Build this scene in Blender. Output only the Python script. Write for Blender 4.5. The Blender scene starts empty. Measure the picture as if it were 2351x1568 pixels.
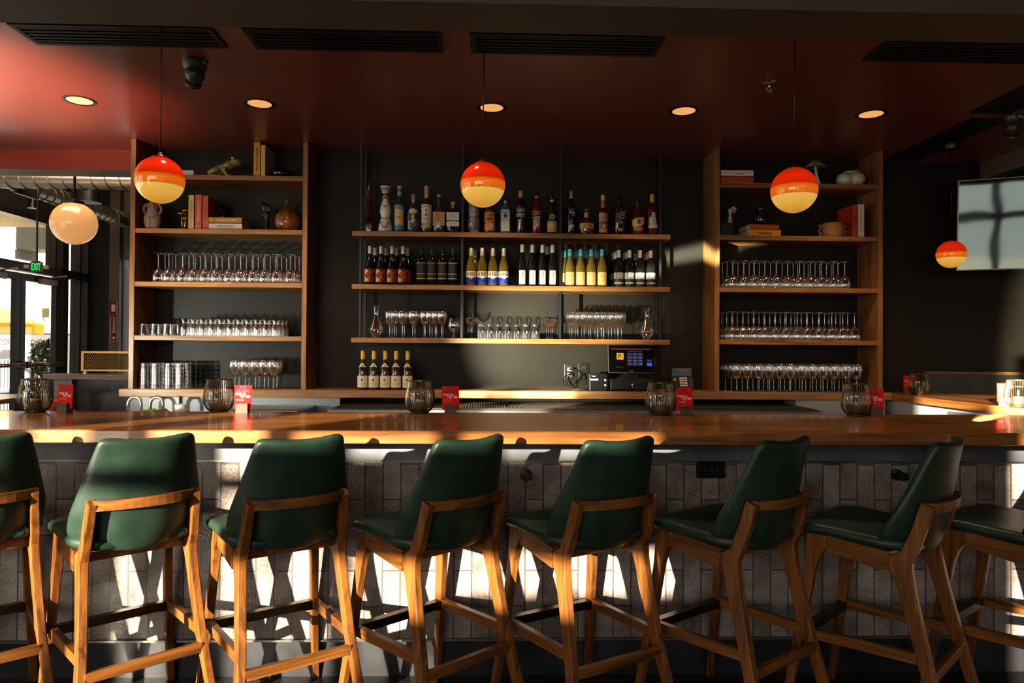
import bpy, bmesh, math, random
from mathutils import Vector, Matrix
random.seed(7)
PI = math.pi
sc = bpy.context.scene
COL = sc.collection
# ------------------------------------------------------------------ camera
H = 1.39
F = 1600.0
CXY = (1175.5, 784.0)
_yaw, _pit, _rol = math.radians(1.71), math.radians(.58), .0070
_fw = Vector((math.sin(_yaw)*math.cos(_pit), math.cos(_yaw)*math.cos(_pit), math.sin(_pit)))
_r = Vector((math.cos(_yaw), -math.sin(_yaw), 0)); _u = _r.cross(_fw)
_r2 = _r*math.cos(_rol) + _u*math.sin(_rol); _u2 = -_r*math.sin(_rol) + _u*math.cos(_rol)
cam = bpy.data.cameras.new('camera'); cam.sensor_width = 36; cam.lens = F/2351*36; cam.clip_end = 200
co = bpy.data.objects.new('camera', cam); COL.objects.link(co)
co.matrix_world = Matrix((( _r2.x, _u2.x, -_fw.x, 0), (_r2.y, _u2.y, -_fw.y, 0), (_r2.z, _u2.z, -_fw.z, H), (0, 0, 0, 1)))
sc.camera = co
def _ray(x, y): return _fw + _r2*((x-CXY[0])/F) - _u2*((y-CXY[1])/F)
def atY(x, y, Y): v = _ray(x, y); return Vector((0, 0, H)) + v*(Y/v.y)
def atX(x, y, X): v = _ray(x, y); return Vector((0, 0, H)) + v*(X/v.x)
def atZ(x, y, Z): v = _ray(x, y); return Vector((0, 0, H)) + v*((Z-H)/v.z)
# ------------------------------------------------------------------ object helpers
def link(o, parent=None):
    COL.objects.link(o)
    if parent is not None: o.parent = parent
    return o
def tag(o, label, cat, group=None):
    o['label'] = label; o['category'] = cat
    if group: o['group'] = group
    return o
def thing(name, label, cat, loc=(0, 0, 0), rz=0, group=None):
    o = bpy.data.objects.new(name, None); link(o); o.location = loc; o.rotation_euler = (0, 0, rz)
    o.empty_display_size = .05
    return tag(o, label, cat, group)
ORD = ['first', 'second', 'third', 'fourth', 'fifth', 'sixth', 'seventh', 'eighth', 'ninth', 'tenth', 'eleventh', 'twelfth', 'thirteenth', 'fourteenth']
def kids(o): return [c for c in o.children]
def dup(root, loc, rz=None, label=None, group=None, scale=None):
    r = root.copy(); COL.objects.link(r); r.location = loc
    if rz is not None: r.rotation_euler = (0, 0, rz)
    if scale is not None: r.scale = scale
    if label: r['label'] = label
    if group: r['group'] = group
    for ch in kids(root):
        c = ch.copy(); COL.objects.link(c); c.parent = r
        for g in kids(ch):
            d = g.copy(); COL.objects.link(d); d.parent = c
    return r
class MB:
    """collects shapes, links them as ONE mesh object"""
    def __init__(s): s.bm = bmesh.new()
    def box(s, x0, x1, y0, y1, z0, z1, bev=0, seg=2, M=None):
        vs = [s.bm.verts.new((x, y, z)) for z in (z0, z1) for x, y in ((x0, y0), (x1, y0), (x1, y1), (x0, y1))]
        fs = [s.bm.faces.new([vs[i] for i in q]) for q in ((3, 2, 1, 0), (4, 5, 6, 7), (0, 1, 5, 4), (1, 2, 6, 5), (2, 3, 7, 6), (3, 0, 4, 7))]
        if bev:
            es = list({e for f in fs for e in f.edges})
            r = bmesh.ops.bevel(s.bm, geom=es, offset=bev, segments=seg, affect='EDGES', profile=.5)
            vs = list({v for f in r['faces'] for v in f.verts} | {v for v in vs if v.is_valid})
        if M is not None:
            for v in vs:
                if v.is_valid: v.co = M @ v.co
        return s
    def lathe(s, prof, seg=20, c=(0, 0, 0), n=2.0, asp=1.0, cap=True, M=None):
        rings = []
        for r, z in prof:
            if r < 1e-6:
                rings.append([s.bm.verts.new((c[0], c[1], c[2]+z))])
            else:
                ring = []
                for i in range(seg):
                    t = 2*PI*(i+.5)/seg; a, b = math.cos(t), math.sin(t)
                    k = 1.0 if n == 2.0 else (abs(a)**n + abs(b)**n)**(-1.0/n)
                    ring.append(s.bm.verts.new((c[0]+r*k*a, c[1]+r*k*b*asp, c[2]+z)))
                rings.append(ring)
        for A, B in zip(rings, rings[1:]):
            if len(A) == 1 and len(B) == 1: continue
            for i in range(seg):
                j = (i+1) % seg
                if len(A) == 1: s.bm.faces.new((A[0], B[j], B[i]))
                elif len(B) == 1: s.bm.faces.new((A[i], A[j], B[0]))
                else: s.bm.faces.new((A[i], A[j], B[j], B[i]))
        if cap:
            if len(rings[0]) > 1: s.bm.faces.new(list(reversed(rings[0])))
            if len(rings[-1]) > 1: s.bm.faces.new(rings[-1])
        if M is not None:
            for R in rings:
                for v in R: v.co = M @ v.co
        return s
    def tube(s, pts, r, seg=8, closed=False, flat=1.0):
        pts = [Vector(p) for p in pts]; n = len(pts); rings = []
        up = Vector((0, 0, 1)); prev = None
        for i, p in enumerate(pts):
            a = pts[i-1] if (i > 0 or closed) else p; b = pts[(i+1) % n] if (i < n-1 or closed) else p
            d = (b-a).normalized()
            if prev is None:
                x = d.cross(up)
                if x.length < 1e-3: x = d.cross(Vector((0, 1, 0)))
            else:
                x = prev - d*prev.dot(d)
            x.normalize(); prev = x; y = d.cross(x)
            rr = r[i] if isinstance(r, (list, tuple)) else r
            rings.append([s.bm.verts.new(p + x*(rr*math.cos(2*PI*k/seg)) + y*(rr*flat*math.sin(2*PI*k/seg))) for k in range(seg)])
        m = n if closed else n-1
        for i in range(m):
            A, B = rings[i], rings[(i+1) % n]
            for k in range(seg): s.bm.faces.new((A[k], A[(k+1) % seg], B[(k+1) % seg], B[k]))
        if not closed:
            s.bm.faces.new(list(reversed(rings[0]))); s.bm.faces.new(rings[-1])
        return s
    def loft(s, rings, cap=True):
        R = [[s.bm.verts.new(p) for p in ring] for ring in rings]; n = len(R[0])
        for A, B in zip(R, R[1:]):
            for k in range(n): s.bm.faces.new((A[k], A[(k+1) % n], B[(k+1) % n], B[k]))
        if cap: s.bm.faces.new(list(reversed(R[0]))); s.bm.faces.new(R[-1])
        return s
    def grid(s, fn, nu, nv):
        V = [[s.bm.verts.new(fn(i/nu, j/nv)) for i in range(nu+1)] for j in range(nv+1)]
        for j in range(nv):
            for i in range(nu): s.bm.faces.new((V[j][i], V[j][i+1], V[j+1][i+1], V[j+1][i]))
        return s
    def poly(s, pts, depth=None):
        """flat polygon, extruded by the vector depth when given"""
        a = [s.bm.verts.new(p) for p in pts]
        s.bm.faces.new(a)
        if depth is not None:
            d = Vector(depth); b = [s.bm.verts.new(Vector(p)+d) for p in pts]
            s.bm.faces.new(list(reversed(b)))
            for i in range(len(a)):
                j = (i+1) % len(a); s.bm.faces.new((a[j], a[i], b[i], b[j]))
        return s
    def blob(s, c, r, seg=16, M=None):
        """ellipsoid"""
        rx, ry, rz = r; k = seg//2; pr = [(math.sin(PI*i/k), -math.cos(PI*i/k)) for i in range(k+1)]
        T = Matrix.Translation(c) @ (M or Matrix.Identity(4)) @ Matrix.Diagonal((rx, ry, rz, 1))
        return s.lathe([(a if 0 < i < k else 0, b) for i, (a, b) in enumerate(pr)], seg, M=T)
    def patch(s, r, a0, a1, z0, z1, c=(0, 0, 0), n=10, eps=.0006):
        """curved label on a cylinder, facing -y"""
        return s.grid(lambda u, v: (c[0]+(r+eps)*math.sin(a0+(a1-a0)*u), c[1]-(r+eps)*math.cos(a0+(a1-a0)*u), z0+(z1-z0)*v), n, 1)
    def text(s, body, size, fn, width=None, shear=0, bold=0, align='CENTER'):
        for x, y, faces in [_text(body, size, width, shear, bold, align)]:
            vs = [s.bm.verts.new(fn(a, b)) for a, b in zip(x, y)]
            for f in faces:
                try: s.bm.faces.new([vs[i] for i in f])
                except ValueError: pass
        return s
    def build(s, name, mat, parent=None, smooth=False, ang=None, loc=None):
        bm = s.bm
        bmesh.ops.recalc_face_normals(bm, faces=bm.faces[:])
        me = bpy.data.meshes.new(name); bm.to_mesh(me); bm.free()
        for m in (mat if isinstance(mat, (list, tuple)) else [mat]): me.materials.append(m)
        if smooth:
            for p in me.polygons: p.use_smooth = True
            if ang:
                try: me.set_sharp_from_angle(angle=math.radians(ang))
                except Exception: pass
        o = bpy.data.objects.new(name, me); link(o, parent)
        if loc is not None: o.location = loc
        return o
_tc = {}
def _text(body, size, width, shear, bold, align):
    k = (body, size, width, shear, bold, align)
    if k not in _tc:
        cu = bpy.data.curves.new('t', 'FONT'); cu.body = body; cu.size = size; cu.align_x = align; cu.align_y = 'CENTER'
        cu.shear = shear; cu.offset = bold*size; cu.resolution_u = 2
        ob = bpy.data.objects.new('t', cu); me = ob.to_mesh()
        x = [v.co.x for v in me.vertices]; y = [v.co.y for v in me.vertices]; fs = [tuple(p.vertices) for p in me.polygons]
        ob.to_mesh_clear(); bpy.data.objects.remove(ob); bpy.data.curves.remove(cu)
        if width and x:
            w = max(x)-min(x); mid = (max(x)+min(x))/2 if align == 'CENTER' else 0
            x = [(a-mid)*width/w for a in x]
        _tc[k] = (x, y, fs)
    return _tc[k]
def flat(c, right=(1, 0, 0), up=(0, 0, 1)):
    c, right, up = Vector(c), Vector(right), Vector(up)
    return lambda a, b: c + right*a + up*b
def oncyl(r, z, c=(0, 0, 0), eps=.0012, a0=0):
    return lambda a, b: (c[0]+(r+eps)*math.sin(a0+a/r), c[1]-(r+eps)*math.cos(a0+a/r), z+b)
def vert_oncyl(r, z, eps=.0012, x0=0, sgn=-1):
    """text running down the bottle"""
    return lambda a, b: ((r+eps)*math.sin((x0+b)/r), -(r+eps)*math.cos((x0+b)/r), z+sgn*a)
# ------------------------------------------------------------------ materials
def s2l(c):
    return tuple(((v/255)/12.92 if v <= 10 else (((v/255)+.055)/1.055)**2.4) for v in c)
def mat(name, col, rough=.5, metal=0, spec=.5, emit=None, estr=1, coat=0, alpha=1):
    m = bpy.data.materials.new(name); m.use_nodes = True; b = m.node_tree.nodes['Principled BSDF']
    b.inputs['Base Color'].default_value = (*col, 1); b.inputs['Roughness'].default_value = rough
    b.inputs['Metallic'].default_value = metal; b.inputs['Specular IOR Level'].default_value = spec
    b.inputs['Coat Weight'].default_value = coat
    if emit: b.inputs['Emission Color'].default_value = (*emit, 1); b.inputs['Emission Strength'].default_value = estr
    return m
def nodes(m): return m.node_tree.nodes, m.node_tree.links, m.node_tree.nodes['Principled BSDF']
def ramp(N, stops):
    r = N.new('ShaderNodeValToRGB'); e = r.color_ramp.elements
    e[0].position = stops[0][0]; e[0].color = (*stops[0][1], 1); e[1].position = stops[-1][0]; e[1].color = (*stops[-1][1], 1)
    for p, c in stops[1:-1]:
        k = e.new(p); k.color = (*c, 1)
    return r
def noisy(name, stops, scale=(1, 1, 1), nscale=5, detail=4, rough=.5, rvar=0, bump=0, bscale=40, metal=0, spec=.5, dist=0, coord='Object'):
    m = mat(name, (.5, .5, .5), rough, metal, spec); N, L, b = nodes(m)
    tc = N.new('ShaderNodeTexCoord'); mp = N.new('ShaderNodeMapping'); mp.inputs['Scale'].default_value = scale
    L.new(tc.outputs[coord], mp.inputs['Vector'])
    nz = N.new('ShaderNodeTexNoise'); nz.inputs['Scale'].default_value = nscale; nz.inputs['Detail'].default_value = detail
    nz.inputs['Distortion'].default_value = dist
    L.new(mp.outputs[0], nz.inputs['Vector']); r = ramp(N, stops); L.new(nz.outputs['Fac'], r.inputs[0]); L.new(r.outputs[0], b.inputs['Base Color'])
    if rvar:
        mr = N.new('ShaderNodeMapRange'); mr.inputs[1].default_value = .3; mr.inputs[2].default_value = .7
        mr.inputs[3].default_value = rough-rvar; mr.inputs[4].default_value = rough+rvar
        L.new(nz.outputs['Fac'], mr.inputs[0]); L.new(mr.outputs[0], b.inputs['Roughness'])
    if bump:
        n2 = N.new('ShaderNodeTexNoise'); n2.inputs['Scale'].default_value = bscale; n2.inputs['Detail'].default_value = 3
        L.new(tc.outputs['Object'], n2.inputs['Vector']); bp = N.new('ShaderNodeBump'); bp.inputs['Strength'].default_value = bump; bp.inputs['Distance'].default_value = .004
        L.new(n2.outputs['Fac'], bp.inputs['Height']); L.new(bp.outputs[0], b.inputs['Normal'])
    return m
def wood(name, dark, light, axis, rough=.42, coat=0, fine=1.0, planks=None, spec=.5):
    """grain running along axis; planks=(axis index, width) tints staves"""
    sc_ = [26*fine]*3; sc_[axis] = 1.6*fine
    m = mat(name, (.5, .5, .5), rough, 0, spec, coat=coat); N, L, b = nodes(m)
    tc = N.new('ShaderNodeTexCoord'); mp = N.new('ShaderNodeMapping'); mp.inputs['Scale'].default_value = sc_
    info = N.new('ShaderNodeObjectInfo'); add = N.new('ShaderNodeVectorMath'); add.operation = 'ADD'
    L.new(tc.outputs['Object'], add.inputs[0]); 
    mul = N.new('ShaderNodeVectorMath'); mul.operation = 'SCALE'; mul.inputs[0].default_value = (3.1, 1.7, 2.3); L.new(info.outputs['Random'], mul.inputs['Scale'])
    L.new(mul.outputs[0], add.inputs[1]); L.new(add.outputs[0], mp.inputs['Vector'])
    nz = N.new('ShaderNodeTexNoise'); nz.inputs['Scale'].default_value = 1.0; nz.inputs['Detail'].default_value = 5; nz.inputs['Roughness'].default_value = .62; nz.inputs['Distortion'].default_value = .9
    L.new(mp.outputs[0], nz.inputs['Vector'])
    mid = tuple((a*.5+c*.5) for a, c in zip(dark, light))
    r = ramp(N, [(.3, dark), (.5, mid), (.72, light)]); L.new(nz.outputs['Fac'], r.inputs[0]); out = r.outputs[0]
    if planks:
        ax, w = planks
        sx = N.new('ShaderNodeSeparateXYZ'); L.new(tc.outputs['Object'], sx.inputs[0])
        d = N.new('ShaderNodeMath'); d.operation = 'DIVIDE'; d.inputs[1].default_value = w; L.new(sx.outputs[ax], d.inputs[0])
        fl = N.new('ShaderNodeMath'); fl.operation = 'FLOOR'; L.new(d.outputs[0], fl.inputs[0])
        d2 = N.new('ShaderNodeMath'); d2.operation = 'MULTIPLY_ADD'; d2.inputs[1].default_value = .62; L.new(sx.outputs[axis], d2.inputs[0])
        k = N.new('ShaderNodeMath'); k.operation = 'MULTIPLY'; k.inputs[1].default_value = .37; L.new(fl.outputs[0], k.inputs[0]); L.new(k.outputs[0], d2.inputs[2])
        f2 = N.new('ShaderNodeMath'); f2.operation = 'FLOOR'; L.new(d2.outputs[0], f2.inputs[0])
        cb = N.new('ShaderNodeCombineXYZ'); L.new(fl.outputs[0], cb.inputs[0]); L.new(f2.outputs[0], cb.inputs[1])
        wn = N.new('ShaderNodeTexWhiteNoise'); L.new(cb.outputs[0], wn.inputs['Vector'])
        mr = N.new('ShaderNodeMapRange'); mr.inputs[3].default_value = .72; mr.inputs[4].default_value = 1.25; L.new(wn.outputs['Value'], mr.inputs[0])
        hs = N.new('ShaderNodeHueSaturation'); L.new(mr.outputs[0], hs.inputs['Value']); L.new(out, hs.inputs['Color']); out = hs.outputs[0]
    L.new(out, b.inputs['Base Color'])
    bp = N.new('ShaderNodeBump'); bp.inputs['Strength'].default_value = .12; bp.inputs['Distance'].default_value = .002
    L.new(nz.outputs['Fac'], bp.inputs['Height']); L.new(bp.outputs[0], b.inputs['Normal'])
    return m
def glass(name, tint=(1, 1, 1), refl=.9, rough=.02, base=.06, edge=.75, blend=.35):
    """thin glass: see-through with a mirror-like sheen that grows at the rim"""
    m = bpy.data.materials.new(name); m.use_nodes = True; N, L = m.node_tree.nodes, m.node_tree.links
    N.remove(N['Principled BSDF']); out = N['Material Output']
    t = N.new('ShaderNodeBsdfTransparent'); t.inputs[0].default_value = (*tint, 1)
    g = N.new('ShaderNodeBsdfGlossy'); g.inputs['Roughness'].default_value = rough; g.inputs[0].default_value = (refl, refl, refl, 1)
    lw = N.new('ShaderNodeLayerWeight'); lw.inputs[0].default_value = blend
    mr = N.new('ShaderNodeMapRange'); mr.inputs[3].default_value = base; mr.inputs[4].default_value = edge
    L.new(lw.outputs['Facing'], mr.inputs[0]); mx = N.new('ShaderNodeMixShader')
    L.new(mr.outputs[0], mx.inputs[0]); L.new(t.outputs[0], mx.inputs[1]); L.new(g.outputs[0], mx.inputs[2]); L.new(mx.outputs[0], out.inputs['Surface'])
    return m
def plain(c, rough=.5, **k): return mat('paint', s2l(c), rough, **k)
# ------------------------------------------------------------------ palette
WD, WL = (.125, .055, .017), (.40, .195, .062)
walnutX = wood('walnut_x', WD, WL, 0, .4); walnutZ = wood('walnut_z', WD, WL, 2, .4); walnutY = wood('walnut_y', WD, WL, 1, .4)
barwood = wood('bar_wood', (.13, .048, .012), (.41, .175, .047), 0, .27, coat=.2, fine=.8, planks=(1, .13), spec=.55)
barwoodY = wood('bar_wood_y', (.13, .048, .012), (.41, .175, .047), 1, .27, coat=.2, fine=.8, planks=(0, .13), spec=.55)
ctrwood = wood('counter_wood', (.15, .065, .024), (.44, .24, .11), 0, .38, fine=.7, planks=(1, .2))
AD, AL = (.066, .025, .0065), (.32, .128, .030)
ashZ = wood('ash_z', AD, AL, 2, .36, fine=1.2); ashX = wood('ash_x', AD, AL, 0, .36, fine=1.2); ashY = wood('ash_y', AD, AL, 1, .36, fine=1.2)
leather = noisy('green_leather', [(.3, (.013, .031, .021)), (.7, (.025, .053, .035))], (1, 1, 1), 9, 3, .42, .05, .16, 240)
wallpaint = noisy('dark_wall_paint', [(.3, (.0205, .0165, .0122)), (.7, (.026, .021, .0158))], (1, 1, 1), 3, 3, .5, 0, .06, 300, spec=.25)
redpaint = noisy('red_ceiling_paint', [(.3, (.145, .0125, .0052)), (.7, (.185, .0165, .007))], (1, 1, 1), 1.2, 3, .36, .04, .04, 60, spec=.5)
nodes(redpaint)[2].inputs['Sheen Weight'].default_value = .04; nodes(redpaint)[2].inputs['Sheen Roughness'].default_value = .45; nodes(redpaint)[2].inputs['Sheen Tint'].default_value = (1, .85, .62, 1); nodes(redpaint)[2].inputs['Coat Weight'].default_value = 1; nodes(redpaint)[2].inputs['Coat IOR'].default_value = 1.5; nodes(redpaint)[2].inputs['Coat Roughness'].default_value = .36
redpaint2 = noisy('red_bulkhead_paint', [(.3, (.32, .042, .016)), (.7, (.38, .052, .020))], (1, 1, 1), 1.2, 3, .45)
taupe = noisy('taupe_paint', [(.3, (.15, .12, .085)), (.7, (.18, .145, .105))], (1, 1, 1), 2, 3, .55)
darkceil = plain((26, 22, 20), .8)
black = mat('black_metal', (.010, .010, .011), .38); blackmatte = mat('black_matte', (.008, .008, .009), .75)
blacksteel = noisy('black_steel', [(.3, (.020, .021, .024)), (.7, (.05, .052, .058))], (1, 1, 1), 4, 4, .35, .1, metal=.3)
apronsteel = noisy('apron_steel', [(.3, (.085, .090, .098)), (.7, (.17, .18, .19))], (1, 1, 1), 4, 4, .38, .08, metal=.25)
steel = mat('stainless', (.5, .51, .52), .28, 1)
palegrey = noisy('pale_grey_panel', [(.3, (.42, .43, .45)), (.7, (.5, .51, .53))], (1, 1, 1), 2, 2, .45)
bronze = mat('dark_bronze', (.10, .075, .05), .3, 1)
brass = mat('brass', (.45, .31, .11), .35, 1)
gold = mat('gold', (.62, .40, .14), .32, 1)
white = mat('white_paint', (.75, .74, .71), .5)
cream = mat('cream', (.62, .55, .40), .55)
ivory = noisy('ivory_ceramic', [(.3, (.50, .45, .37)), (.7, (.60, .55, .46))], (1, 1, 1), 5, 3, .42)
stoneware = noisy('taupe_stoneware', [(.3, (.26, .21, .16)), (.7, (.34, .28, .21))], (1, 1, 1), 9, 4, .6)
clay = noisy('ochre_clay', [(.3, (.34, .17, .055)), (.7, (.46, .24, .085))], (1, 1, 1), 60, 4, .8)
ink = mat('ink', (.012, .011, .012), .6)
lightink = mat('light_print', (.78, .76, .70), .5)
goldink = mat('gold_print', (.62, .40, .14), .4)
redcard = mat('red_card', (.62, .022, .018), .85, spec=.15); cardprint = mat('card_dark_print', (.20, .006, .02), .5)
gls = glass('clear_glass', (.985, .985, .98), 1.0, .03, .115, .95, .5)
tumg = glass('tumbler_glass', (.97, .975, .97), 1.0, .06, .10, .95, .55)
pane = glass('window_glass', (.97, .98, .98), .9, .01, .04, .6, .3)
smoke = glass('smoked_cup', (.55, .53, .45), .9, .06, .12, .8, .45)
darkglass = mat('dark_bottle_glass', (.010, .009, .008), .08, spec=.7)
greenglass = mat('green_bottle_glass', (.012, .020, .010), .08, spec=.7)
oliveglass = mat('olive_bottle_glass', (.035, .030, .008), .06, spec=.8)
whitewine = mat('white_wine_bottle', (.17, .125, .022), .05, spec=.9)
clearliq = mat('clear_spirit_bottle', (.055, .052, .046), .06, spec=.8)
amber = mat('amber_spirit_bottle', (.10, .022, .006), .07, spec=.7)
redliq = mat('red_spirit_bottle', (.16, .008, .006), .07, spec=.7)
bluegl = mat('aqua_bottle_glass', (.03, .16, .22), .07, spec=.8)
cork = noisy('cork', [(.3, (.40, .24, .11)), (.7, (.55, .36, .18))], (1, 1, 1), 80, 3, .7)
silver = mat('silver_capsule', (.62, .61, .58), .35, .35)
# brick cladding: upright tiles, half-bond, mottled glaze
def tile_material():
    m = mat('mottled_tile', (.2, .2, .2), .35); N, L, b = nodes(m)
    tc = N.new('ShaderNodeTexCoord'); sx = N.new('ShaderNodeSeparateXYZ'); L.new(tc.outputs['Object'], sx.inputs[0])
    cb = N.new('ShaderNodeCombineXYZ'); L.new(sx.outputs[2], cb.inputs[0]); L.new(sx.outputs[0], cb.inputs[1])
    br = N.new('ShaderNodeTexBrick'); br.offset = .5; br.offset_frequency = 2
    br.inputs['Scale'].default_value = 1; br.inputs['Brick Width'].default_value = .300; br.inputs['Row Height'].default_value = .0752
    br.inputs['Mortar Size'].default_value = .0032; br.inputs['Mortar Smooth'].default_value = .15; br.inputs['Bias'].default_value = 0
    br.inputs['Color1'].default_value = (0, 0, 0, 1); br.inputs['Color2'].default_value = (1, 1, 1, 1); br.inputs['Mortar'].default_value = (.5, .5, .5, 1)
    L.new(cb.outputs[0], br.inputs['Vector'])
    n1 = N.new('ShaderNodeTexNoise'); n1.inputs['Scale'].default_value = 9; n1.inputs['Detail'].default_value = 5; L.new(tc.outputs['Object'], n1.inputs['Vector'])
    n2 = N.new('ShaderNodeTexNoise'); n2.inputs['Scale'].default_value = 110; n2.inputs['Detail'].default_value = 3; L.new(tc.outputs['Object'], n2.inputs['Vector'])
    a = N.new('ShaderNodeMath'); a.operation = 'MULTIPLY_ADD'; a.inputs[1].default_value = .42; L.new(n1.outputs['Fac'], a.inputs[0])
    c = N.new('ShaderNodeMath'); c.operation = 'MULTIPLY'; c.inputs[1].default_value = .13; L.new(br.outputs['Color'], c.inputs[0]); L.new(c.outputs[0], a.inputs[2])
    d = N.new('ShaderNodeMath'); d.operation = 'MULTIPLY_ADD'; d.inputs[1].default_value = .32; L.new(n2.outputs['Fac'], d.inputs[0]); L.new(a.outputs[0], d.inputs[2])
    r = ramp(N, [(.27, (.085, .071, .061)), (.39, (.25, .217, .194)), (.51, (.37, .33, .30)), (.66, (.58, .54, .50))]); L.new(d.outputs[0], r.inputs[0])
    mx = N.new('ShaderNodeMixRGB'); mx.inputs[2].default_value = (.105, .092, .082, 1); L.new(br.outputs['Fac'], mx.inputs[0]); L.new(r.outputs[0], mx.inputs[1])
    L.new(mx.outputs[0], b.inputs['Base Color'])
    mr = N.new('ShaderNodeMapRange'); mr.inputs[1].default_value = .35; mr.inputs[2].default_value = .7; mr.inputs[3].default_value = .16; mr.inputs[4].default_value = .55
    L.new(d.outputs[0], mr.inputs[0]); L.new(mr.outputs[0], b.inputs['Roughness'])
    h = N.new('ShaderNodeMath'); h.operation = 'MULTIPLY_ADD'; h.inputs[1].default_value = -1.0; L.new(br.outputs['Fac'], h.inputs[0]); L.new(d.outputs[0], h.inputs[2])
    bp = N.new('ShaderNodeBump'); bp.inputs['Strength'].default_value = .6; bp.inputs['Distance'].default_value = .004; L.new(h.outputs[0], bp.inputs['Height']); L.new(bp.outputs[0], b.inputs['Normal'])
    return m
tilemat = tile_material()
# ------------------------------------------------------------------ the setting
def struct(name, mb, m, smooth=False):
    o = mb.build(name, m, None, smooth); o['kind'] = 'structure'; return o
XL, YB, YF = -5.26, 5.45, -3.0
floorm = noisy('dark_floor', [(.3, (.020, .015, .012)), (.7, (.035, .027, .021))], (1, 1, 1), 3, 4, .3, .08)
struct('floor', MB().box(-5.36, 6.5, -3.2, 9.4, -.1, 0), floorm)
struct('wall_back', MB().box(-2.64, 6.4, YB, YB+.15, 0, 3.9), wallpaint)
struct('wall_right', MB().box(6.4, 6.5, -3.2, 5.6, 0, 3.9), wallpaint)
struct('ceiling', MB().box(-5.26, 3.9, 2.88, 5.67, 2.9, 2.98), redpaint)
struct('ceiling_dining', MB().box(-5.26, 6.4, -3.1, 2.65, 3.5, 3.58), darkceil)
struct('ceiling_right', MB().box(4.0, 6.4, 2.88, 5.6, 3.5, 3.58), darkceil)
struct('ceiling_left', MB().box(-5.36, -2.6, 5.67, 9.4, 3.9, 3.98), noisy('dark_deck', [(.3, (.05, .042, .033)), (.7, (.075, .062, .05))], nscale=2))
struct('trim_beam', MB().box(-5.26, 6.4, 2.635, 2.88, 2.7, 3.58), noisy('olive_beam', [(.3, (.075, .062, .045)), (.7, (.09, .075, .055))], nscale=2, rough=.6))
struct('trim_bulkhead_left', MB().box(-5.26, -2.64, YB, 5.668, 2.748, 2.9), redpaint2)
struct('trim_soffit_left', MB().box(-5.26, -2.64, YB+.002, 5.67, 2.742, 2.7475), taupe)
struct('trim_upper_left', MB().box(-5.26, -2.6, 5.60, 5.67, 2.9, 3.9), darkceil)
struct('trim_bulkhead_right', MB().box(3.9, 4.0, 2.88, YB, 2.76, 3.5), taupe)
# left wall of glass: storefront with a pair of doors
dk = mat('bronze_frame', (.060, .048, .036), .4, .2)
HT = 2.88
struct('wall_left', MB().box(XL-.1, XL, YF, 3.2, 0, 3.9).box(XL-.1, XL, 3.2, 9.35, HT, 3.9), noisy('left_wall_paint', [(.3, (.055, .05, .042)), (.7, (.07, .062, .052))], nscale=2))
yD0, yDm, yD1 = 7.085, 7.95, 8.655
f = MB()
for y0, y1 in ((3.2, 3.28), (5.0, 5.08), (6.985, 7.085), (8.675, 8.79), (9.03, 9.065), (9.20, 9.25)): f.box(XL-.1, XL+.02, y0, y1, 0, HT)
f.box(XL-.1, XL+.02, 3.2, 9.25, 2.22, 2.32); f.box(XL-.1, XL+.02, 3.2, 9.25, HT-.06, HT); f.box(XL-.1, XL+.02, 3.2, 7.05, 0, .1); f.box(XL-.1, XL+.02, 8.7, 9.25, 0, .1)
f.box(XL-.1, XL+.02, 8.525, 8.555, 2.32, HT)
w1 = struct('window_1', f, dk)
g = MB()
for y0, y1, z0, z1 in ((3.28, 5.0, .1, 2.22), (5.08, 6.985, .1, 2.22), (8.79, 9.03, .1, 2.22), (9.065, 9.20, .1, 2.22), (3.28, 8.525, 2.32, 2.82), (8.555, 9.20, 2.32, 2.82)):
    g.box(XL-.045, XL-.035, y0, y1, z0, z1)
g.build('window_glazing', pane, w1)
def glass_door(nm, y0, y1, hinge, texty):
    fr = MB().box(XL-.06, XL, y0, y0+.075, .02, 2.2).box(XL-.06, XL, y1-.075, y1, .02, 2.2).box(XL-.06, XL, y0+.075, y1-.075, .02, .22).box(XL-.06, XL, y0+.075, y1-.075, 2.12, 2.2)
    d = struct(nm, fr, dk)
    MB().box(XL-.035, XL-.027, y0+.075, y1-.075, .22, 2.12).build('door_glazing', pane, d)
    pb = MB(); pb.tube([(XL+.075, y0+.05, 1.17), (XL+.075, y1-.05, 1.17)], .021, 12); 
    b = pb.build('push_bar', mat('copper_bar', (.42, .24, .15), .35, .8), d, True)
    hb = MB(); hy = y1-.05 if hinge else y0+.05
    for yy in (y0+.05, y1-.05): hb.tube([(XL, yy, 1.17), (XL+.08, yy, 1.17)], .04, 14)
    hb.build('bar_bracket', bronze, d, True, 40)
    c = MB().box(XL, XL+.06, y0+.28, y0+.56, 2.10, 2.17, .006); c.tube([(XL+.045, y0+.42, 2.18), (XL+.2, y0+.5, 2.215), (XL+.02, y0+.75, 2.215)], .01, 6)
    c.build('door_closer', mat('closer_bronze', (.30, .23, .16), .4, .6), d)
    # the name on the glass is read from the street, so it runs backwards from inside
    t = MB().text('POSTINO', .09, lambda a, bb: (XL-.024, texty - a, 1.42+bb), width=.30, bold=.004)
    t.build('door_lettering', mat('gold_leaf', (.35, .22, .05), .5), d)
    return d
glass_door('door_1', yD0, yDm-.005, 1, 7.655)
glass_door('door_2', yDm+.005, yD1, 0, 8.315)
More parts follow.
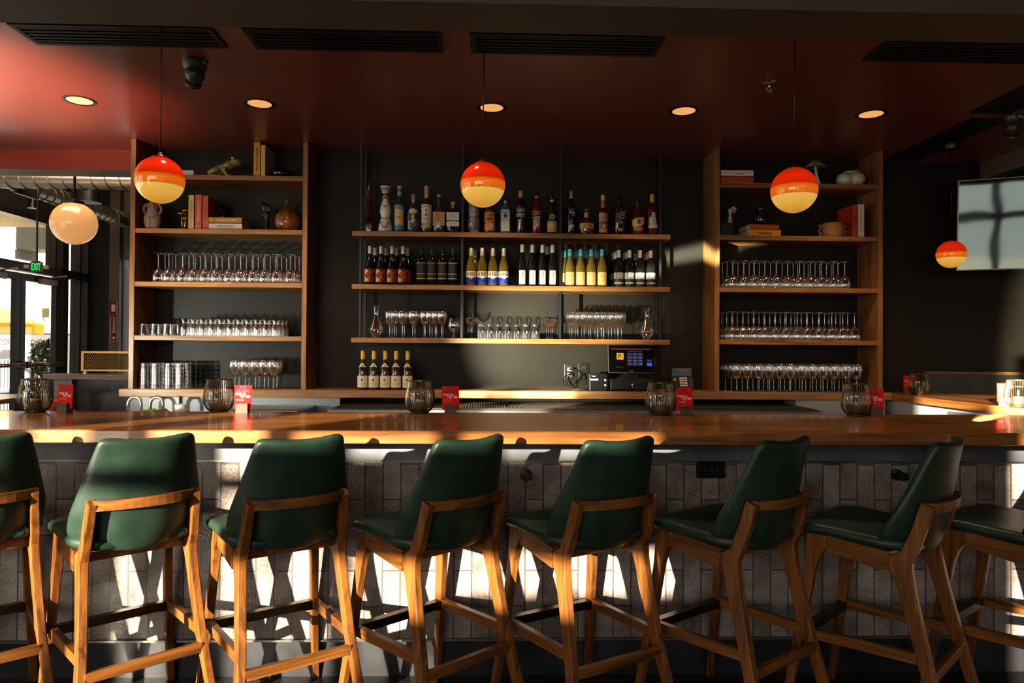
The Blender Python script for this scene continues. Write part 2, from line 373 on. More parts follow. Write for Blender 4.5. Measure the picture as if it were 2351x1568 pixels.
# far wall of the left room with a pier and a bright slot of window beside it
struct('wall_far', MB().box(XL-.1, -4.87, 9.25, 9.35, 0, 3.9), noisy('dark_green_wall', [(.3, (.008, .009, .006)), (.7, (.013, .014, .009))], nscale=3))
struct('trim_pier', MB().box(-4.87, -4.745, 9.02, 9.35, 0, 3.9), noisy('pier_paint', [(.3, (.13, .085, .055)), (.7, (.16, .11, .07))], nscale=3))
w2 = struct('window_2', MB().box(-4.745, -4.735, 9.1, 9.16, 0, 3.9).box(-4.735, -3.6, 9.1, 9.16, .7, .78).box(-4.66, -3.6, 9.1, 9.16, 1.62, 1.68).box(-4.66, -3.6, 9.1, 9.16, 2.4, 2.5).box(-3.66, -3.6, 9.1, 9.16, .7, 2.5), dk)
MB().box(-4.735, -3.66, 9.12, 9.13, .78, 2.4).build('window_glazing', pane, w2)
struct('wall_far_right', MB().box(-4.735, -2.6, 9.1, 9.2, 2.5, 3.9).box(-4.735, -2.6, 9.1, 9.2, 0, .7).box(-3.6, -2.6, 9.1, 9.2, .7, 2.5), taupe)
struct('wall_inner', MB().box(-2.64, -2.5, 5.6, 9.2, 0, 3.9), wallpaint)
# unseen street front: left openings cut to shape the sun patches, plain windows right
fm = noisy('front_wall_paint', [(.3, (.10, .09, .075)), (.7, (.13, .12, .10))], nscale=2)
def front(x0, x1, z0, z1): fw.box(x0, x1, YF-.12, YF, z0, z1)
fw = MB()
holes = [(-5.20, -4.93, .25, 2.115), (-4.76, -4.27, .25, 2.115), (-5.20, -4.93, 2.165, 2.95), (-4.76, -4.27, 2.165, 2.95),
         (-4.22, -3.80, 1.0, 1.87), (-3.80, -2.76, 1.66, 1.87), (-4.22, -3.62, 2.235, 2.335), (-3.58, -2.76, 2.235, 2.335),
         (-1.38, -.62, .9, 2.60), (-1.75, -.62, 2.64, 2.86),
         (.10, 1.00, .5, 2.25), (1.10, 2.45, .5, 2.25), (2.55, 3.90, .5, 2.25), (4.00, 5.40, .5, 2.25), (.10, 1.00, 2.38, 3.25), (1.10, 2.45, 2.38, 3.25), (2.55, 3.90, 2.38, 3.25), (4.00, 5.40, 2.38, 3.25)]
xs = sorted({-5.36, 6.5, *[h[0] for h in holes], *[h[1] for h in holes]}); zs = sorted({0, 3.9, *[h[2] for h in holes], *[h[3] for h in holes]})
for a, b_ in zip(xs, xs[1:]):
    run = None
    for c, d in zip(zs, zs[1:]):
        mx, mz = (a+b_)/2, (c+d)/2
        solid = not any(h[0] < mx < h[1] and h[2] < mz < h[3] for h in holes)
        if solid: run = (run[0], d) if run else (c, d)
        if not solid and run: front(a, b_, *run); run = None
    if run: front(a, b_, *run)
struct('wall_front_sun_mask', fw, fm)
struct('wall_sun_blocker', MB().box(-16, -5.36, YF-.2, YF, 0, 7), fm)  # unseen wall added to block sun from the left storefront and patio
# ------------------------------------------------------------------ outside, through the doors
pav = noisy('pavement', [(.3, (.42, .40, .37)), (.7, (.55, .53, .49))], nscale=2)
struct('ground', MB().box(-45, -5.36, -14, 40, -.12, -.02), pav)
# ------------------------------------------------------------------ bar
BT, BF, BB = 1.072, 2.68, 3.45
b = MB().box(-3.2, 3.87, BF, BB, 1.022, BT, .004, 2).build('bar_worktop', barwood)
tag(b, 'long glossy walnut bar top of jointed staves behind the green stools', 'bar top')
base = thing('tiled_bar', 'bar front clad in upright mottled grey tiles under the walnut top', 'bar', (0, 2.96, 0))
MB().box(-3.2, 3.87, 0, .12, .165, .917).build('tile_cladding', tilemat, base)
MB().box(-3.2, 3.87, -.012, .12, .917, 1.022).build('apron', apronsteel, base)
MB().box(-3.2, 3.87, -.016, 0, .909, .9175).box(-3.2, 3.87, -.012, 0, .158, .167).build('edge_trim', mat('trim_metal', (.2, .19, .17), .35, .9), base)
MB().box(-3.2, 3.87, .02, .12, 0, .165).build('toe_kick', blacksteel, base)
MB().box(-3.2, 3.87, .12, .45, .0, 1.022).build('back_panel', palegrey, base)
p0, p1 = atY(1600, 1058, 2.945), atY(1665, 1098, 2.945)
o = MB().box(p0.x, p1.x, -.016, 0, p1.z, p0.z, .003).build('power_outlet', black, base)
oc = ((p0.x+p1.x)/2, (p0.z+p1.z)/2)
m = MB()
for dx in (-.025, .025):
    for dz in (-.006, .006): m.box(oc[0]+dx-.006, oc[0]+dx+.006, -.0175, -.0155, oc[1]+dz-.0015, oc[1]+dz+.0015)
m.box(oc[0]-.006, oc[0]-.003, -.0175, -.0155, oc[1]-.008, oc[1]+.008).box(oc[0]+.003, oc[0]+.006, -.0175, -.0155, oc[1]-.008, oc[1]+.008)
m.build('outlet_face', mat('grey_print', (.12, .12, .12), .5), o)
for px in (1208, 2063):
    c = atY(px, 1091, 2.94)
    MB().lathe([(.0, 0), (.024, .001), (.024, .012), (.011, .016), (.011, .05), (.019, .052), (.019, .062), (0, .063)], 24, M=Matrix.Translation((c.x, 0, c.z)) @ Matrix.Rotation(PI/2, 4, 'X')).build('coat_hook', black, base, True, 40)
# right-hand leg of the bar and its pale inner panels
b = MB().box(3.001, 3.87, BB+.001, 5.385, 1.022, 1.0715, .004, 2).build('side_bar_worktop', barwoodY)
tag(b, 'walnut side bar top running back to the dark wall under the small pendant', 'bar top')
sb = MB().box(3.05, 3.15, BB, 5.38, 0, 1.022).box(3.7, 3.8, BB, 5.38, 0, 1.022).box(3.15, 3.7, 5.28, 5.38, 0, 1.022)
sb = sb.build('side_bar', palegrey); tag(sb, 'pale grey panelled base of the side bar', 'bar')
MB().box(3.035, 3.05, 3.6, 4.55, .2, .995, .004).build('access_panel', mat('panel_steel', (.38, .39, .41), .35, .4), sb)
# ------------------------------------------------------------------ stools
def make_stool(label):
    t = thing('bar_stool', label, 'bar stool', group='green leather bar stools along the bar')
    def seat(u, v):
        uu = 2*u-1; k = abs(uu)
        hw = .150 + .060*min(1, v/.22) + .016*v
        y = -.165 + .405*v - .035*k**5*v**3
        z = .708 + .030*v + .010*k**2*(1-v) - .006*(1-k**2)*math.sin(PI*v) - .016*max(0, v-.8)/.2*.6
        return (uu*hw, y, z)
    o = MB().grid(seat, 10, 10).build('seat', leather, t, True)
    s = o.modifiers.new('thick', 'SOLIDIFY'); s.thickness = .042; s.offset = 0
    o.modifiers.new('round', 'SUBSURF').render_levels = 2; o.modifiers['round'].levels = 1
    def back(u, v):
        uu = 2*u-1; k = abs(uu)
        z = .682 + .408*v
        if v < .16: hw = .172 + .038*math.sin(min(1, v/.16)*PI/2)
        elif v < .34: hw = .210
        else: hw = .210 - .060*((v-.34)/.66)**1.0
        wg = .125 if v < .2 else .125 - .100*((v-.2)/.8)**.85
        y = -.150 - .032*math.sin(min(1, v/.2)*PI/2) - .052*max(0, v-.15)/.85 + wg*k**2.4
        z += -.016*(1-k**2)*v**5 - .010*k**8*v**8 + .03*k**2*(1-v)**4
        return (uu*hw, y, z)
    o = MB().grid(back, 12, 14).build('backrest', leather, t, True)
    s = o.modifiers.new('thick', 'SOLIDIFY'); s.thickness = .034; s.offset = 0
    o.modifiers.new('round', 'SUBSURF').render_levels = 2; o.modifiers['round'].levels = 1
    def leg(st, sx):
        m = MB().loft([[(sx*(x-w), y0, z), (sx*(x+w), y0, z), (sx*(x+w), y1, z2), (sx*(x-w), y1, z2)] for z, z2, y0, y1, x, w in st])
        o = m.build('leg', ashZ, t); bv = o.modifiers.new('edge', 'BEVEL'); bv.width = .004; bv.segments = 2; bv.limit_method = 'ANGLE'; bv.angle_limit = .6
    rear = [(0, 0, -.303, -.270, .226, .0140), (.20, .20, -.253, -.212, .205, .0145), (.35, .35, -.214, -.168, .190, .015), (.52, .52, -.172, -.121, .181, .0155), (.60, .605, -.156, -.097, .177, .0155),
            (.635, .64, -.151, -.078, .1755, .0155), (.665, .675, -.150, -.072, .1745, .0155), (.705, .70, -.168, -.114, .173, .015), (.78, .782, -.191, -.146, .169, .0145), (.862, .878, -.214, -.174, .165, .014)]
    fr = [(0, 0, .262, .290, .233, .0135), (.35, .35, .205, .241, .203, .0145), (.58, .58, .170, .211, .190, .0155), (.63, .63, .154, .208, .188, .016), (.668, .668, .130, .206, .187, .016), (.710, .710, .130, .203, .186, .016)]
    for sx in (-1, 1): leg(rear, sx); leg(fr, sx)
    # seat frame: side rails and front rail
    m = MB()
    for sx in (-1, 1):
        m.loft([[(sx*.170, -.08, .622), (sx*.194, -.08, .622), (sx*.194, -.08, .694), (sx*.170, -.08, .694)], [(sx*.170, .14, .655), (sx*.196, .14, .655), (sx*.196, .14, .712), (sx*.170, .14, .712)]])
    m.box(-.18, .18, .165, .192, .650, .708).box(-.165, .165, -.075, -.045, .645, .685)
    m.build('seat_frame', ashY, t)
    # bowed rail hugging the back
    R = []
    for i in range(13):
        u = -1+i/6; x = u*.160; y = -.196 - .036*(1-u*u); z = .842
        R.append([(x, y-.011, z), (x, y+.011, z), (x, y+.011, z+.034), (x, y-.011, z+.034)])
    MB().loft(R).build('back_rail', ashX, t)
    for sx in (-1, 1):
        MB().loft([[(sx*.180, -.19, .338), (sx*.203, -.19, .338), (sx*.203, -.19, .374), (sx*.180, -.19, .374)], [(sx*.192, .222, .322), (sx*.215, .222, .322), (sx*.215, .222, .358), (sx*.192, .222, .358)]]).build('side_stretcher', ashY, t)
    MB().box(-.186, .186, -.226, -.204, .288, .322, .002).build('rear_stretcher', ashX, t)
    fr = MB().box(-.20, .20, .205, .227, .318, .350, .002).build('footrest', ashX, t)
    MB().box(-.185, .185, .200, .232, .346, .354, .001).box(-.185, .185, .199, .204, .322, .352).box(-.19, -.165, .1975, .2, .318, .352).box(.165, .19, .1975, .2, .318, .352).build('foot_plate', bronze, fr)
    return t
stools = [(-1.885, 2.60, 40), (-1.32, 2.603, 41.4), (-.771, 2.613, 33.4), (-.209, 2.60, 41.2), (.35, 2.607, 28.8), (.916, 2.603, 35.5), (1.471, 2.572, 42.7), (2.035, 2.60, 36)]
slab = ['green leather bar stool cut off by the left edge of the picture', 'bar stool with sunlit green back crossed by one dark shadow band', 'bar stool third from left, dark back with legs in the sun',
        'bar stool with sun on the upper rim of its back, below third card', 'bar stool in shade below the fourth lantern, one leg glowing orange', 'bar stool standing in front of the black power outlet',
        'bar stool seen most from the side, before the right coat hook', 'bar stool at far right of which only seat and front legs show']
s0 = make_stool(slab[0])
for i, (x, y, a) in enumerate(stools):
    if i == 0: s0.location = (x, y, 0); s0.rotation_euler = (0, 0, math.radians(a))
    else: dup(s0, (x, y, 0), math.radians(a), slab[i])
# ------------------------------------------------------------------ back counter, cabinets under it
CT = 1.078
b = MB().box(-2.69, 3.0, 5.125, YB, 1.022, CT, .003, 2).build('back_counter_top', ctrwood)
tag(b, 'thick walnut back counter top under both bookcases', 'counter top')
cb = thing('under_counter_cabinet', 'pale grey cabinet and splash panel below the back counter', 'cabinet', (0, 5.22, 0))
MB().box(-2.66, -1.12, 0, .2, 0, 1.022).build('splash_panel', palegrey, cb); MB().box(2.31, 3.0, 0, .2, 0, 1.022).build('splash_panel', palegrey, cb)
o = MB().box(-2.66, -1.90, -.45, -.002, 0, .88, .004).build('sink_unit', steel); o.location = (0, 5.22, 0); tag(o, 'stainless sink unit under the left bookcase', 'sink')
o = MB().box(2.31, 3.0, -.45, -.002, 0, .86, .004).build('end_unit', palegrey); o.location = (0, 5.22, 0); tag(o, 'pale low cabinet at the right end of the back counter', 'cabinet')
ic = MB().box(-1.86, -1.30, -.42, -.01, .5, .962, .008); ic = ic.build('ice_well', steel); ic.location = (0, 5.22, 0)
tag(ic, 'stainless steel bar unit with small dark switch below the counter', 'bar equipment')
p = atY(688, 940, 4.79); MB().box(p.x-.018, p.x+.018, -.425, -.42, .93, .955).build('switch', mat('navy', (.012, .018, .05), .4), ic)
dr = thing('drainboard', 'stainless drainboard unit holding the two black bar mats', 'bar equipment', (0, 5.22, 0))
MB().box(-1.10, 2.29, -.48, .20, .10, .972, .004).build('drain_top', steel, dr); MB().box(-1.06, 2.25, -.42, .19, 0, .10).build('plinth', black, dr)
def bar_mat(x0, x1, label):
    m = MB(); y0, y1 = -.46, .17
    n = int((x1-x0)/.018)
    for i in range(n+1): x = x0+(x1-x0)*i/n; m.box(x-.0035, x+.0035, y0, y1, .0, .009)
    for j in range(19): y = y0+(y1-y0)*j/18; m.box(x0, x1, y-.003, y+.003, .002, .007)
    o = m.build('bar_mat', mat('rubber', (.045, .043, .04), .42)); o.location = (0, 5.22, .972)
    return tag(o, label, 'bar mat', 'rubber bar mats')
bar_mat(-1.06, .10, 'black grid rubber bar mat behind the third lantern and card')
bar_mat(.13, 2.26, 'longer black grid rubber bar mat in front of the cash drawer')
# sink taps and the things round them
def faucet(px, flip, label):
    p = atZ(px, 945, .9); x = p.x
    t = thing('faucet', label, 'faucet', (x, 4.98, .88), group='sink faucets')
    pts = [(0, 0, 0), (0, 0, .10)] + [(flip*(.045-.045*math.cos(a)), 0, .10+.05*math.sin(a)) for a in [PI*k/8 for k in range(1, 9)]] + [(flip*.09, 0, .06)]
    MB().tube(pts, .011, 10).build('spout', steel, t, True)
    MB().lathe([(.02, 0), (.02, .02), (.012, .024)], 14).build('base', steel, t, True, 40)
faucet(372, -1, 'left swan-neck sink faucet below the left bookcase')
faucet(392, 1, 'right swan-neck sink faucet below the left bookcase')
x0, x1 = atY(326, 930, 5.19).x, atY(410, 930, 5.19).x
bd = MB().box(x0, x1, 5.195, 5.215, .86, 1.02).build('notice_board', white); tag(bd, 'white notice panel behind the sink faucets', 'panel')
xb = atY(362, 912, 5.19).x
MB().lathe([(0, 0), (.075, 0), (.075, .003), (0, .003)], 28, M=Matrix.Translation((xb, 5.195, 1.028)) @ Matrix.Rotation(PI/2, 4, 'X') @ Matrix.Diagonal((1, .35, 1, 1))).build('blue_sticker', plain((20, 90, 150), .5), bd)
cc = thing('hand_towel_roll', 'white paper roll standing by the sink', 'paper roll', (atY(417, 930, 5.0).x, 5.0, .88))
MB().lathe([(.016, 0), (.045, 0), (.045, .10), (.016, .10)], 20).build('paper', white, cc, True, 40)
for px, c, lab in ((318, (95, 190, 30), 'green rimmed tray edge at the left of the sink'), (345, (110, 105, 95), 'dark folded splash guard beside the sink')):
    x = atY(px, 943, 4.7).x
    o = MB().poly([(x-.10, 4.68, .90), (x+.10, 4.68, .90), (x+.02, 4.68, .962)], (0, .2, 0)).build('splash_guard' if px > 330 else 'tray', plain(c, .4)); tag(o, lab, 'bar equipment')
# ------------------------------------------------------------------ bookcases and the hung centre shelves
SZ = [1.468, 1.86, 2.25, 2.645]
def bookcase(x0, x1, label):
    t = thing('bookcase', label, 'bookcase', (0, 0, 0))
    for a, b_ in ((x0, x0+.036), (x1-.036, x1)): MB().box(a, b_, 5.15, YB, CT, 2.9, .0015, 1).build('side_panel', walnutZ, t)
    for z in SZ: MB().box(x0+.036, x1-.036, 5.152, YB, z-.036, z, .0015, 1).build('shelf', walnutX, t)
    return t
bookcase(-2.636, -1.355, 'walnut bookcase with the green frog on its top shelf')
bookcase(1.666, 2.942, 'walnut bookcase with the mushroom on its top shelf')
ws = thing('hanging_shelf', 'three walnut bottle shelves hung on black steel posts', 'shelf')
CZ = [1.463, 1.856, 2.248]
for z in CZ: MB().box(-1.028, 1.331, 5.15, YB, z-.037, z, .002, 1).build('shelf', walnutX, ws)
for x in (-.972, -.221, .513, 1.264):
    for y in (5.19, 5.39): MB().box(x-.009, x+.009, y-.009, y+.009, CZ[0], 2.9, .002, 1).build('post', black, ws)
# ------------------------------------------------------------------ glassware
def wineglass(h, R, up, label, k=.5):
    """bowl is the thing itself, foot and stem hang on it"""
    t = thing('wine_glass', label, 'wine glass')
    zb = h*k; B = []
    for i in range(9):
        a = i/8; r = R*(math.sin(PI*(.05+.63*a))**.58) if i else .006
        B.append((r, zb+(h-zb)*a))
    rim = B[-1]; B += [(rim[0]-.0012, rim[1])]
    S = [(.0055, zb+.002), (.0036, zb-.012), (.0034, .02), (.006, .006)]
    Ft = [(0, .0), (R*.86, .0), (R*.88, .0018), (R*.4, .004), (.006, .007)]
    T = Matrix.Identity(4) if up else Matrix.Translation((0, 0, h)) @ Matrix.Rotation(PI, 4, 'X')
    MB().lathe(B, 18, cap=False, M=T).build('bowl', gls, t, True)
    MB().lathe(S, 8, cap=False, M=T).build('stem', gls, t, True)
    MB().lathe(Ft, 18, cap=False, M=T).build('foot', gls, t, True)
    return t
used = set()
def place(proto, loc, label, group, rz=0):
    if proto.name not in used:
        used.add(proto.name); proto.location = loc; proto.rotation_euler = (0, 0, rz); proto['label'] = label; proto['group'] = group; return proto
    return dup(proto, loc, rz, label, group)
def rows(proto, xs, z, y0, dy, n, what, where, shift=0):
    rn = ['front', 'second', 'rear'] if n == 3 else ['front', 'rear']
    for j in range(n):
        for i, x in enumerate(xs):
            place(proto, (x+j*shift+random.uniform(-.003, .003), y0+j*dy+random.uniform(-.003, .003), z), f'{what}, {ORD[i]} from left in {rn[j]} row, {where}', f'{what}s, {where}')
PX = lambda px, y=650: atY(px, y, 5.22).x
gA = wineglass(.214, .0415, False, 'x')
rows(gA, [PX(290+v/5.467) for v in (415, 545, 718, 858, 1003, 1142, 1297, 1447, 1597, 1745, 1893, 2062)], SZ[1], 5.205, .082, 3, 'upside-down wine glass', 'left bookcase', .012)
gB = wineglass(.205, .0405, False, 'x')
rows(gB, [PX(1630+v/4.239) for v in (212, 320, 425, 530, 640, 752, 865, 970, 1075, 1190, 1300)], SZ[1], 5.205, .082, 3, 'upside-down wine glass', 'upper glass shelf of right bookcase', -.012)
gC = wineglass(.212, .0405, False, 'x')
rows(gC, [PX(1630+v/4.239) for v in (210, 316, 422, 527, 632, 735, 840, 945, 1053, 1175, 1285, 1395)], SZ[0], 5.205, .082, 3, 'upside-down wine glass', 'lower glass shelf of right bookcase', -.012)
gD = wineglass(.212, .041, True, 'x', .42)
rows(gD, [PX(1630+v/4.239, 890) for v in (250, 362, 468, 573, 675, 780, 885, 990, 1093, 1200, 1315, 1420)], CT, 5.205, .085, 3, 'upright wine glass', 'counter in right bookcase', -.012)
gE = wineglass(.215, .043, True, 'x', .42)
rows(gE, [PX(280+v/5.343, 890) for v in (1385, 1510, 1635, 1745, 1855)], CT, 5.22, .095, 2, 'upright wine glass', 'counter in left bookcase')
gF = wineglass(.205, .036, True, 'x', .46)
rows(gF, [PX(800+v/6.187, 770) for v in (585, 648, 770, 915, 1070, 1160, 1235, 1325)], CZ[0], 5.215, .085, 2, 'upright wine glass', 'left bay of lowest hung shelf', .006)
gG = wineglass(.205, .036, True, 'x', .46)
rows(gG, [PX(1160+v/5.8775, 770) for v in (900, 980, 1060, 1155, 1245, 1330, 1430, 1520, 1565)], CZ[0], 5.215, .085, 2, 'upright wine glass', 'right bay of lowest hung shelf', -.006)
def carafe(label):
    t = thing('wine_carafe', label, 'carafe', group='glass carafes at the ends of the lowest hung shelf')
    MB().lathe([(.020, .0), (.022, .002), (.058, .060), (.059, .064), (.056, .072), (.024, .150), (.0185, .168), (.0185, .188), (.028, .245), (.0285, .247)], 26, cap=False).build('body', gls, t, True)
    MB().lathe([(0, .002), (.021, .0015)], 20, cap=False).lathe([(.0565, .0595), (.0578, .062), (.0565, .0655)], 26, cap=False).build('base', tumg, t, True)
    return t
c0 = carafe('angular glass carafe at left end of lowest hung shelf'); c0.location = (PX(862, 770), 5.24, CZ[0])
dup(c0, (PX(1486.5, 770), 5.24, CZ[0]), 0, 'angular glass carafe at right end of lowest hung shelf')
t = thing('snifter_glass', 'round brandy snifter beside the left carafe and wine glasses', 'snifter', (PX(1042, 770), 5.22, CZ[0]))
MB().lathe([(.008, .045), (.03, .052), (.044, .078), (.047, .095), (.040, .135), (.037, .150)], 22, cap=False).build('bowl', gls, t, True)
MB().lathe([(.008, .046), (.009, .02), (.03, .006), (.036, .001)], 18, cap=False).build('foot', tumg, t, True)
def coupe(label, loc):
    t = thing('coupe_glass', label, 'coupe glass', loc, group='coupe glasses on the lowest hung shelf')
    MB().lathe([(.006, .088), (.025, .098), (.042, .122), (.046, .152)], 22, cap=False).build('bowl', gls, t, True)
    MB().lathe([(.006, .089), (.004, .07), (.004, .02), (.012, .006), (.039, .001)], 18, cap=False).build('stem', gls, t, True)
    return t
k0 = coupe('single shallow coupe glass right of the black post', (PX(1082, 770), 5.22, CZ[0]))
for i, (px, y, nm) in enumerate(((1259, 5.22, 'front left'), (1269, 5.26, 'front right'), (1258, 5.33, 'rear left'), (1268, 5.36, 'rear right'))):
    dup(k0, (PX(px, 770), y, CZ[0]), 0, f'ribbed coupe glass, {nm} of the four left of the post')
def small_carafe(label):
    t = thing('small_carafe', label, 'small carafe')
    n = 20; m = MB(); R = []
    for z, r in ((.001, .033), (.055, .0345), (.062, .033)):
        R.append([(r*(1+(.05 if i % 2 else -.02))*math.cos(2*PI*i/n), r*(1+(.05 if i % 2 else -.02))*math.sin(2*PI*i/n), z) for i in range(n)])
    m.loft(R, False).build('ribbed_base', tumg, t, True)
    MB().lathe([(.033, .062), (.0315, .070), (.0235, .088), (.0225, .094), (.0285, .118), (.0292, .122)], 20, cap=False).build('neck', gls, t, True)
    return t
sA = small_carafe('x')
rows(sA, [PX(800+(1885+127*i)/6.187, 770) for i in range(7)], CZ[0], 5.205, .075, 1, 'small ribbed carafe', 'middle bay of lowest hung shelf')
sB = small_carafe('x')
rows(sB, [PX(290+(752+114*i)/5.467, 770) for i in range(11)], SZ[0], 5.20, .072, 3, 'small ribbed carafe', 'left bookcase', .009)
def tumbler(h, r, up=False):
    t = thing('tumbler', 'x', 'tumbler')
    P = [(r*.80, 0), (r*.85, h*.26), (r*.90, h*.56), (r*.985, h*.86), (r, h)]; P = P if up else [(a, h-b_) for a, b_ in reversed(P)]
    MB().lathe(P, 22, cap=False).build('wall', tumg, t, True)
    MB().lathe([(0, h-.006), (r*.80, h-.004), (r*.87, h-.001), (r*.885, h-.006), (r*.88, h-.012)], 20, cap=False).build('bottom', tumg, t, True)
    MB().lathe([(r*1.0, 0), (r*1.02, .002), (r*1.0, .005)], 22, cap=False).build('rim', tumg, t, True)
    return t
tA = tumbler(.088, .036)
rows(tA, [PX(290+v/5.467, 770) for v in (228, 372, 532)], SZ[0], 5.21, .08, 2, 'upturned highball tumbler', 'left bookcase', .014)
tB = tumbler(.068, .037)
lay = ['bottom', 'second', 'third', 'fourth', 'top']
for j in range(2):
    for i, v in enumerate((285, 425, 590, 720)):
        for q in range(5):
            place(tB, (PX(280+v/5.343, 890)+j*.018, 5.21+j*.085, CT+q*.030), f'upturned rocks tumbler, {lay[q]} of {ORD[i]} {"front" if j == 0 else "rear"} stack, left counter', 'stacked rocks tumblers on the left counter')
# ------------------------------------------------------------------ bottles
def body(name, label, prof, m, group=None, seg=26, n=2.0, asp=1.0):
    o = MB().lathe(prof, seg, n=n, asp=asp).build(name, m, None, True, 50)
    return tag(o, label, 'bottle', group)
def part(name, mb, m, parent, smooth=True): return mb.build(name, m, parent, smooth, 40)
def P(c, r=.55): return plain(c, r)
wl, kraft, greyl = P((222, 214, 196)), P((196, 150, 92)), P((170, 168, 160))
def cap(o, r, z0, z1, m, r2=None): return part('cap', MB().lathe([(r, z0), (r, z1-.002), (r*.9, z1)] if r2 is None else [(r, z0), (r2, z1-.003), (r2*.9, z1)], 16), m, o)
def lab(o, r, hw, z0, z1, m, name='label', eps=.0006): return part(name, MB().patch(r, -hw, hw, z0, z1, eps=eps), m, o)
def txt(l, r, z, s, size, m=ink, width=None, shear=0, bold=0, eps=.0014, a0=0): return part('lettering', MB().text(s, size, oncyl(r, z, eps=eps, a0=a0), width, shear, bold), m, l, False)
BURG = [(.034, 0), (.038, .005), (.038, .125), (.034, .160), (.022, .195), (.0150, .222), (.0145, .284), (.0135, .286)]
BORD = [(.033, 0), (.037, .005), (.037, .180), (.034, .200), (.020, .222), (.0148, .236), (.0145, .284), (.0135, .286)]
FLUTE = [(.031, 0), (.035, .005), (.035, .120), (.030, .175), (.020, .225), (.0150, .262), (.0145, .310), (.0135, .312)]
XR = lambda pxs: [atY(p, 650, 5.21).x for p in pxs]
def line(proto, xs, y, z, what, grp):
    for i, x in enumerate(xs): place(proto, (x, y, z), f'{ORD[i]} from left of the {what}', grp)
def backrow(proto, pts, z, what, grp):
    for i, (x, y) in enumerate(pts): place(proto, (x, y, z), f'{ORD[i]} from left of the {what}', grp)
# middle shelf
g = 'wine bottles on the middle hung shelf'
b = body('wine_bottle', 'x', BURG, darkglass, g); cap(b, .0158, .232, .289, silver)
l = lab(b, .038, 1.25, .018, .118, P((52, 26, 14))); m = MB(); random.seed(3)
for i in range(110):
    a, z = random.uniform(-.45, 1.2), random.uniform(.02, .115); s = random.uniform(.0012, .003)
    m.patch(.038, a-s/.038, a+s/.038, z-s, z+s, n=1, eps=.0010)
part('leaf_print', m, P((190, 88, 36)), l, False)
fp = MB(); fp.grid(lambda u, v: ((.0392)*math.sin(-1.2+u*(.25+.75*abs(math.sin(PI*(v*1.5+.25)))**2)), -.0392*math.cos(-1.2+u*(.25+.75*abs(math.sin(PI*(v*1.5+.25)))**2)), .020+.095*v), 6, 14)
part('figure_print', fp, P((224, 142, 88)), l, False)
line(b, XR((849, 874.5, 900, 925)), 5.21, CZ[1], 'front wine bottles with dark orange leaf labels', g)
for i, x in enumerate(XR((853, 878, 903, 928.5))): dup(b, (x+.012, 5.30, CZ[1]), 0, f'{ORD[i]} from left of the rear wine bottles with leaf labels', g)
b = body('wine_bottle', 'x', BORD, darkglass, g); cap(b, .0150, .230, .289, P((30, 29, 26)))
l = lab(b, .037, 1.15, .042, .168, P((24, 40, 26)))
gst = P((190, 160, 90))
for z in (.162, .081, .046): part('gold_stripe', MB().patch(.037, -1.1, 1.1, z, z+.005, eps=.001), gst, l)
m = MB(); m.tube([oncyl(.038, .12)(x, y) for x, y in ((-.012, -.02), (-.006, .012), (0, .03), (.006, .012), (.004, -.022))], .0007, 4).tube([oncyl(.038, .12)(x, y) for x, y in ((.002, .028), (.014, .02), (.018, -.01))], .0007, 4)
part('line_figure', m, P((110, 128, 100)), l, False)
line(b, XR((966.5, 990.5, 1014.5, 1038.5)), 5.21, CZ[1], 'dark wine bottles with green gold-banded labels', g)
b = body('wine_bottle', 'x', BURG, whitewine, g); cap(b, .0158, .225, .282, silver)
l = lab(b, .038, 1.3, .018, .108, wl)
part('wave_print', MB().grid(lambda u, v: (.0389*math.sin(-1.3+2.6*u), -.0389*math.cos(-1.3+2.6*u), .018+v*(.040+.006*math.sin(u*9))), 16, 2), P((20, 42, 150)), l)
txt(l, .038, .084, 'HI RISE', .036, P((22, 26, 90)), shear=.25, bold=.012, width=.072)
m = MB()
for i in range(5): m.text('/', .022, oncyl(.038, .036, eps=.0016, a0=-.5+.28*i), shear=.9, bold=.01)
part('wave_foam', m, P((200, 210, 230)), l, False)
line(b, XR((1081, 1106.5, 1131, 1156)), 5.21, CZ[1], 'pale wine bottles with white and blue labels', g)
dup(b, (XR((1086,))[0]+.01, 5.31, CZ[1]), 0, 'single pale wine bottle standing behind the blue label bottles', g)
b = body('wine_bottle', 'x', FLUTE, darkglass, g); cap(b, .0162, .253, .313, silver)
l = lab(b, .035, .68, .014, .118, P((205, 200, 188)))
part('lettering', MB().text('PERFEKT', .022, vert_oncyl(.035, .066, x0=.0), .088, 0, .012), P((40, 36, 34)), l, False)
line(b, XR((1198.5, 1222, 1245, 1268)), 5.21, CZ[1], 'tall dark bottles with narrow upright white labels', g)
for i, (px, dx) in enumerate(((1224, -.008), (1266, -.02))): dup(b, (XR((px,))[0]+dx, 5.31, CZ[1]), 0, f'{("left", "right")[i]} of the two rear bottles with narrow white labels', g)
b = body('wine_bottle', 'x', [(.034, 0), (.038, .005), (.038, .115), (.036, .145), (.022, .195), (.0150, .225), (.0145, .280), (.0135, .282)], whitewine, g); cap(b, .0155, .232, .284, P((96, 176, 196), .4))
l = lab(b, .038, 1.0, .014, .108, P((220, 180, 118)))
m = MB()
for i in range(16):
    a = 2*PI*i/16; L_ = .034 if i % 2 else .026; f_ = oncyl(.038, .061, eps=.0011)
    m.poly([f_(.012*math.cos(a), .012*math.sin(a)), f_(.5*L_*math.cos(a+.12), .62*L_*math.sin(a+.12)), f_(.95*L_*math.cos(a), 1.2*L_*math.sin(a)), f_(.5*L_*math.cos(a-.12), .62*L_*math.sin(a-.12))])
part('sunburst_print', m, P((176, 128, 62)), l, False)
line(b, XR((1308, 1332.5, 1357, 1381.5)), 5.21, CZ[1], 'front pale bottles with sunburst labels', g)
